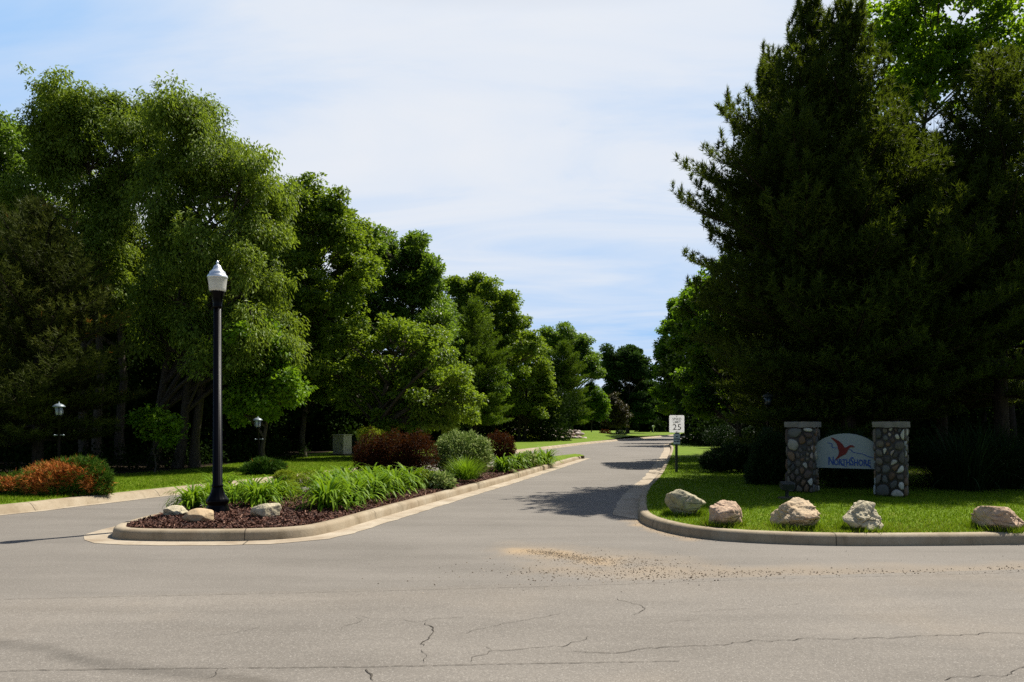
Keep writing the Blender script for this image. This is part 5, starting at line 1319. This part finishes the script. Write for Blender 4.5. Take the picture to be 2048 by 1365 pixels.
broadleaf('maple_tree', 'tall maple with bright backlit leaves above the pines at upper right', 'tree', gb(1752, 23.2, 0.146), lobes_px(
    [(1752, 20, 34), (1790, 60, 40), (1750, 110, 34), (1830, 30, 40), (1870, 80, 44), (1800, 140, 44), (1920, 30, 44), (1960, 80, 44), (2010, 40, 44), (2050, 100, 50), (1760, 190, 30), (1840, 170, 44), (1900, 150, 40), (1800, 230, 34), (1970, 160, 40), (2030, 190, 40), (1860, -20, 50), (1960, -40, 50), (1790, -10, 40), (2060, -20, 60), (1760, 290, 32), (1830, 300, 24), (2020, 280, 36), (1960, 330, 30), (1880, 380, 34), (2040, 380, 40)], 23.2, 1.5, 17, False), M_litmaple, 0.15, 0.78, 130, 126, r0=0.17, gap=0.30, tb=0.6)
def bare_trunk(px, Y, top_px, top_py, r0, label):
    b0 = np.array(gb(px, Y, 0.146)); t_ = P(top_px, top_py, Y); root = thing('slim_tree', label, 'tree', b0)
    mb = MB(); pts = bez(b0 - uz * 0.05, (b0 + t_) / 2 + np.array([0.1, 0, 0]), t_, 9); mb.tube(pts, np.linspace(r0, r0 * 0.6, 9), 9)
    rr = np.random.default_rng(int(px)); lm = MB()
    for k in range(7):
        e = t_ + rr.normal(0, 0.9, 3); mb.tube(bez(pts[6], (pts[6] + e) / 2 + uz * 0.3, e, 5), np.linspace(r0 * 0.35, 0.01, 5), 5)
        n = 260; pos = e + rr.normal(0, 0.42, (n, 3)); leaf_cards(lm, pos, rr.normal(0, 1, (n, 3)), rr.normal(0, 0.6, (n, 3)) + uz, 0.13 * rr.uniform(0.7, 1.3, n), 0.09, rr.random(n))
    build('trunk', mb, M_pbark, root, True); build('crown', lm, M_dkmaple, root)
bare_trunk(2030, 27, 2005, 690, 0.16, 'leaning slim trunk crossing the house window')
bare_trunk(1964, 28, 1968, 690, 0.10, 'upright thin trunk left of the house window')

# ------------------------------------------------------------------ woods behind (read as one dark mass)
def woods(name, cols, leaf, n_per, seed, mat, trunks=0):
    r = np.random.default_rng(seed); lm = MB()
    for (x, y, z, rx, ry, rz) in cols:
        n = int(n_per * rx * rz); dv = nrm(r.normal(0, 1, (n, 3))); u = r.random(n) ** 0.4
        pos = np.array([x, y, z]) + dv * u[:, None] * np.array([rx, ry, rz]); pos[:, 2] = np.maximum(pos[:, 2], 0.2)
        leaf_cards(lm, pos, r.normal(0, 1, (n, 3)), r.normal(0, 0.7, (n, 3)) + uz + dv * 0.4, leaf * r.uniform(0.6, 1.4, n), leaf * 0.65, 0.45 + r.normal(0, 0.22, n))
    return stuff(build(name, lm, mat))
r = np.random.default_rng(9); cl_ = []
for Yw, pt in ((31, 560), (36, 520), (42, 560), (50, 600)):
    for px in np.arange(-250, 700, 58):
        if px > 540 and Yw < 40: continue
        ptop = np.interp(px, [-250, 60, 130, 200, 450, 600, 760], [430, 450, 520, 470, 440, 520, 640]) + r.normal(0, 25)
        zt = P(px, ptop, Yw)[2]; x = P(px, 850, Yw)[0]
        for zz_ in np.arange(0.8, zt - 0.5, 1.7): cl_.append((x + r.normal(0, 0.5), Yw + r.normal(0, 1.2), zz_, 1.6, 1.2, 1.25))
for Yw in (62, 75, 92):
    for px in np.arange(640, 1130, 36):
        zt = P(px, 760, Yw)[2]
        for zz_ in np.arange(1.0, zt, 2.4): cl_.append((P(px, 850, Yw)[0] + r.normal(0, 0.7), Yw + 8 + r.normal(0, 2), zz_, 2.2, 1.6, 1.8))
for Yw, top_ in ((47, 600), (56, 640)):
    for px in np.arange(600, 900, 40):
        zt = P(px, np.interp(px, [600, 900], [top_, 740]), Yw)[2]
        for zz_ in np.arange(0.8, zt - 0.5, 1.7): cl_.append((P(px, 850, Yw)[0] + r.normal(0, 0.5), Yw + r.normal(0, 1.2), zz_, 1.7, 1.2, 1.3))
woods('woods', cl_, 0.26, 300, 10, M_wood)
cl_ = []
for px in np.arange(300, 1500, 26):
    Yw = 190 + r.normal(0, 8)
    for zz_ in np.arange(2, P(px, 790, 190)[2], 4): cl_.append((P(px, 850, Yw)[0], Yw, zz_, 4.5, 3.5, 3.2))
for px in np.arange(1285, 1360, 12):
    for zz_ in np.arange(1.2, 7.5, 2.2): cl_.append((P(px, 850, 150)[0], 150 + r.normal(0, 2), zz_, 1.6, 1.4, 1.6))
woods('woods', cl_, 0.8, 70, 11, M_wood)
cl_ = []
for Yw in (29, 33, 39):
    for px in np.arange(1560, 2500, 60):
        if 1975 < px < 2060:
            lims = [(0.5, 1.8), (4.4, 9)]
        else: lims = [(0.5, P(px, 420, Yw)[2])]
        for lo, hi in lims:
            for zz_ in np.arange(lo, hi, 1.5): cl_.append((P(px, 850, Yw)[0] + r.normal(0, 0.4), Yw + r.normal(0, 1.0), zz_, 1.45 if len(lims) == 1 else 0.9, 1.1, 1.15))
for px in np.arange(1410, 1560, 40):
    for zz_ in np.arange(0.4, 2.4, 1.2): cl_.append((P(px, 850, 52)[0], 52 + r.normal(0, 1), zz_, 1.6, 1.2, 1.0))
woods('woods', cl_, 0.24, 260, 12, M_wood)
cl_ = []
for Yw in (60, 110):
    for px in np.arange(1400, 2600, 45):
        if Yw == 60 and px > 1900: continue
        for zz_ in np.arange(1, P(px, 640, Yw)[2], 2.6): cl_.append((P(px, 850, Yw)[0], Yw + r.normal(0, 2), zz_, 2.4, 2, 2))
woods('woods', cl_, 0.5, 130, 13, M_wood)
# undergrowth along the left tree edge
cl_ = []
for px in np.arange(-120, 600, 34):
    Yw = np.interp(px, [-120, 300, 600], [21.5, 23.5, 32]) + r.normal(0, 0.4)
    cl_.append((P(px, 850, Yw)[0], Yw, 0.5, 0.6, 0.5, 0.55))
woods('undergrowth', cl_, 0.11, 600, 14, M_wood)

# ------------------------------------------------------------------ shrubs and bedding plants
def lp(lst, Y, dyr=0.9):
    return [(P(px, py, Y), (rx * Y / F, rx * Y / F * dyr, rz * Y / F)) for (px, py, rx, rz) in lst]
def dead_tint(pos, tn, r_):
    px = CX + pos[:, 0] * F / pos[:, 1]; py = YH - (pos[:, 2] - H) * F / pos[:, 1]
    d = np.minimum.reduce([np.hypot((px - 110) / 62, (py - 948) / 26), np.hypot((px - 70) / 50, (py - 968) / 20), np.hypot((px - 20) / 36, (py - 968) / 13), np.hypot((px - 178) / 16, (py - 965) / 18)])
    dead = d + r_.normal(0, 0.14, len(px)) < 0.95
    return np.where(dead, 0.72 + 0.28 * r_.random(len(px)), np.clip(tn, 0, 0.66))
bush('juniper_shrub', 'spreading juniper with a large dead orange patch on the left lawn', (P(110, 850, 15.6)[0], 15.6, 0.165),
     lp([(110, 965, 62, 40), (175, 958, 44, 42), (60, 972, 52, 32), (5, 978, 45, 26), (-50, 978, 45, 24), (150, 940, 46, 22), (200, 970, 24, 30), (115, 985, 60, 18)], 15.6), M_jun, 0.1, 0.5, 5200, 201, needle=(0.10, 0.014, 9), shell=0.45, tb=0.42, stems=14, tintf=dead_tint, stemmat=M_twig)
bush('juniper_shrub', 'small flat green juniper at the foot of the second lantern', (P(530, 850, 21.6)[0], 21.6, 0.165), lp([(510, 938, 24, 10), (545, 936, 26, 12), (528, 928, 24, 9)], 21.6), M_jun, 0.1, 0.5, 1500, 202, needle=(0.12, 0.02, 9), shell=0.5, tb=0.25, stems=6, tintf=lambda p_, tn, r_: np.clip(tn, 0, 0.55))
isz = 0.22
bush('barberry_hedge', 'wide dark burgundy hedge on the island behind the daylilies', (P(790, 850, 19)[0], 19, isz), lp([(745, 912, 38, 50), (790, 908, 42, 48), (838, 910, 38, 48), (814, 922, 34, 40), (766, 922, 34, 40), (730, 925, 22, 32)], 19), M_barb, 0.048, 0.6, 21000, 203, tb=0.5, shell=0.6, stems=14)
bush('barberry_shrub', 'smaller burgundy shrub right of the variegated shrub', (P(1002, 850, 25)[0], 25, isz), lp([(998, 894, 32, 30), (1010, 898, 20, 24)], 25), M_barb, 0.055, 0.6, 6000, 204, tb=0.5, shell=0.4)
bush('variegated_shrub', 'rounded pale variegated shrub between two burgundy shrubs', (P(925, 850, 20.5)[0], 20.5, isz), lp([(925, 905, 55, 40), (905, 912, 38, 38), (950, 912, 32, 36)], 20.5), M_vib, 0.085, 0.55, 8500, 205, tb=0.5, shell=0.35, up=0.7)
bush('yellow_green_shrub', 'yellow-green shrub peeking over the left end of the burgundy hedge', (P(742, 850, 30)[0], 30, 0.165), lp([(735, 872, 22, 18), (755, 880, 20, 20)], 30), M_ygrn, 0.08, 0.5, 1800, 206)
for (px, py, rx, rz, Y, sd_, lab) in ((572, 985, 30, 22, 15.2, 207, 'low yellow-green mound between the daylilies, nearest the lamp'), (622, 962, 40, 20, 17.0, 208, 'low yellow-green mound in front of the left lawn'),
                                      (846, 962, 32, 22, 17.0, 209, 'yellow-green mound right of the long daylily row'), (570, 955, 22, 14, 17.6, 210, 'small yellow-green mound behind the daylilies, farthest left')):
    bush('spirea_mound', lab, (P(px, 850, Y)[0], Y, isz), lp([(px, py, rx, rz)], Y), M_ygrn, 0.04, 0.5, 3600, sd_, cat='bedding plant', group='low yellow-green mounds', tb=0.4, shell=0.4)
for (px, py, rx, rz, Y, sd_, lab) in ((878, 965, 30, 16, 17.0, 211, 'pale variegated hosta at the island edge before the variegated shrub'), (1052, 918, 18, 9, 25.5, 212, 'pale leafy hosta at the far end of the island bed')):
    bush('hosta', lab, (P(px, 850, Y)[0], Y, isz), lp([(px, py, rx, rz)], Y), M_vib, 0.13, 0.6, 620, sd_, cat='bedding plant', group='hostas', tb=0.62, shell=0.5, up=0.9, stems=3)
# daylilies
protos = []
for k in range(3):
    pr = thing('daylily', 'x', 'bedding plant', (0, 0, 0))
    build('leaves', blade_clump_mesh(300 + k, 165, (0.42, 0.76), 0.036, 2.4, M_lily, 1.85), M_lily, pr)
    protos.append(pr)
LIL = [(385, 1012, 12.9, 1.0, 'daylily clump at the left end of the row, left of the lamp base'), (420, 1000, 13.7, 0.95, 'daylily clump directly behind the lamp base'), (470, 1003, 13.9, 0.85, 'daylily clump peeking out right behind the lamp pole'),
       (440, 990, 14.6, 0.95, 'daylily clump behind the lamp, seen just left of its pole'), (500, 992, 14.6, 0.9, 'daylily clump in the second row right of the lamp pole'), (548, 1000, 14.0, 0.85, 'daylily clump between the pale wedge-shaped stone and the yellow-green mound'),
       (517, 1012, 13.1, 0.85, 'daylily clump behind the pale wedge-shaped stone'), (655, 1022, 12.75, 1.05, 'big front daylily clump nearest the island kerb'), (708, 1008, 13.7, 1.0, 'daylily clump second along the kerb side row'),
       (752, 996, 14.7, 1.0, 'daylily clump third along the kerb side row'), (790, 985, 15.8, 1.0, 'daylily clump fourth along the kerb side row'), (823, 974, 16.9, 0.95, 'daylily clump at the right end of the kerb side row'),
       (690, 980, 16.0, 1.0, 'daylily clump behind the front one, before the burgundy hedge'), (745, 975, 16.8, 1.0, 'daylily clump touching the burgundy hedge middle'), (640, 965, 17.2, 0.9, 'daylily clump against the sunny lawn strip'),
       (675, 1000, 14.2, 0.95, 'daylily clump wedged behind the first two kerb side clumps'), (727, 985, 15.4, 0.95, 'daylily clump in the second row below the left half of the burgundy hedge'), (772, 972, 16.6, 0.95, 'daylily clump in the second row below the right half of the burgundy hedge'), (655, 985, 15.5, 0.9, 'daylily clump in the middle of the bed right of the low yellow-green mound'), 
       (690, 950, 18.5, 0.85, 'daylily clump left of the burgundy hedge'),
       (1005, 942, 22.8, 1.0, 'daylily clump below the smaller burgundy shrub'), (1035, 930, 24.8, 1.0, 'daylily clump just beyond the smaller burgundy shrub'), (1065, 925, 26.5, 1.1, 'daylily clump near the far end of the bed'), (1092, 918, 28.0, 1.15, 'last daylily clump before the grassy island tip')]
rl = np.random.default_rng(6)
for k, (px, py, Y, sc, lab) in enumerate(LIL):
    x = P(px, 850, Y)[0]; z = float(island_h(np.array([[x, Y]]))[0])
    if k < 3:
        o = protos[k]; o.location = (x, Y, z); o.scale = (sc,) * 3; o['label'] = lab; o['group'] = 'daylily clumps on the island'
    else: dup(protos[k % 3], (x, Y, z), lab, 'daylily clumps on the island', rl.uniform(0, 6), sc * 1.2)
# fine ornamental grass
x, Y = P(932, 850, 19.0)[0], 19.0
o = thing('ornamental_grass', 'fine-bladed bright green grass clump in front of the variegated shrub', 'bedding plant', (x, Y, isz))
mbg = blade_clump_mesh(330, 620, (0.4, 0.75), 0.011, 1.5, M_lily, 0.75, 0.3); mbg.v = [v + np.array([x, Y, isz]) for v in mbg.v]; build('leaves', mbg, M_lily, o)

# far bed shrubs by the rock wall
for (px, py, rx, rz, Y, mat, lab) in ((1160, 873, 17, 8, 88, M_djun, 'low dark green shrub at the right end of the rock wall'), (1210, 870, 13, 10, 90, M_barb, 'rounded burgundy shrub far beside the bronze shrub'), (1241, 870, 11, 9, 90, M_djun, 'small round green shrub right of the far burgundy shrub'),
                                      (1222, 873, 7, 5, 90, M_djun, 'tiny green shrub between far burgundy and round green shrubs'), (1070, 866, 20, 8, 69, M_ygrn, 'light green plants left of the main rock wall'), (1062, 877, 22, 6, 68, M_ygrn, 'low light green plants under the twin-trunk tree')):
    bush('low_shrub', lab, (P(px, 850, Y)[0], Y, 0.17), lp([(px, py, rx, rz)], Y), mat, 0.2, 0.6, 700, int(px), tb=0.45, stems=3)
# right side shrubs
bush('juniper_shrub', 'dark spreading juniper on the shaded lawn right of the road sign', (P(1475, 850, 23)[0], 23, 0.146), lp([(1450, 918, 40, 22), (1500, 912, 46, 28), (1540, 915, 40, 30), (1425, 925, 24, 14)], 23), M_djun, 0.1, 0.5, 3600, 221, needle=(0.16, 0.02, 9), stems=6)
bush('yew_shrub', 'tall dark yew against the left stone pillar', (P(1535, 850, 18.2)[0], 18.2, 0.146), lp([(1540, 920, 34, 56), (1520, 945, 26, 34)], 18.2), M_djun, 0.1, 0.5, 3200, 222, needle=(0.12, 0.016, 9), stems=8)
bush('yew_shrub', 'added dark yew standing for the black shade behind the sign panel', (P(1690, 850, 17.3)[0], 17.3, 0.146), lp([(1690, 925, 58, 58), (1720, 940, 40, 45)], 17.3), M_djun, 0.1, 0.5, 3200, 231, needle=(0.12, 0.016, 9), stems=8)  # yew added to darken the sunlit patch behind the panel
bush('clipped_shrub', 'dark rounded shrub beyond the road sign where the road bends', (P(1445, 850, 46)[0], 46, 0.146), lp([(1425, 872, 20, 18), (1460, 870, 26, 22), (1490, 868, 20, 20)], 46), M_djun, 0.12, 0.6, 2600, 223, stems=4)
bush('yellow_green_shrub', 'sunlit yellow-green shrub glowing through the dark trees right of the road sign', (P(1450, 850, 58)[0], 58, 0.146), lp([(1440, 856, 17, 12), (1464, 858, 19, 14)], 58), M_ygrn, 0.16, 0.7, 900, 224, stems=4)
bush('yellow_green_shrub', 'bright sunlit shrub below the house window', (P(1990, 850, 44)[0], 40.5, 0.9), lp([(1980, 832, 18, 12), (2008, 834, 20, 10), (2038, 836, 20, 12)], 40.5), M_ygrn, 0.12, 0.7, 1400, 225, stems=4)
gm = blade_clump_mesh(340, 900, (1.0, 1.9), 0.02, 1.6, M_dgrass, 0.9, 0.7)
tmp0 = None
for k, (px, Y, sc, rz, lab) in enumerate(((1925, 16.8, 0.95, 0.0, 'dark arching grass clump just right of the right pillar'), (2010, 17.2, 0.95, 2.0, 'dark arching grass clump at the right frame edge behind the last boulder'), (1965, 18.3, 1.05, 4.0, 'taller dark grass clump between and behind two others'))):
    x = P(px, 850, Y)[0]
    if k == 0:
        tmp0 = thing('arching_grass', lab, 'ornamental grass', (x, Y, 0.146), 'dark arching grasses right of the sign')
        g2 = MB(); g2.v = [v + np.array([x, Y, 0.146]) for v in gm.v]; g2.f, g2.mi, g2.a, g2.n = gm.f, gm.mi, gm.a, gm.n
        build('leaves', g2, M_dgrass, tmp0); tmp0.scale = (sc,) * 3
    else: dup(tmp0, (x, Y, 0.146), lab, 'dark arching grasses right of the sign', rz, sc)
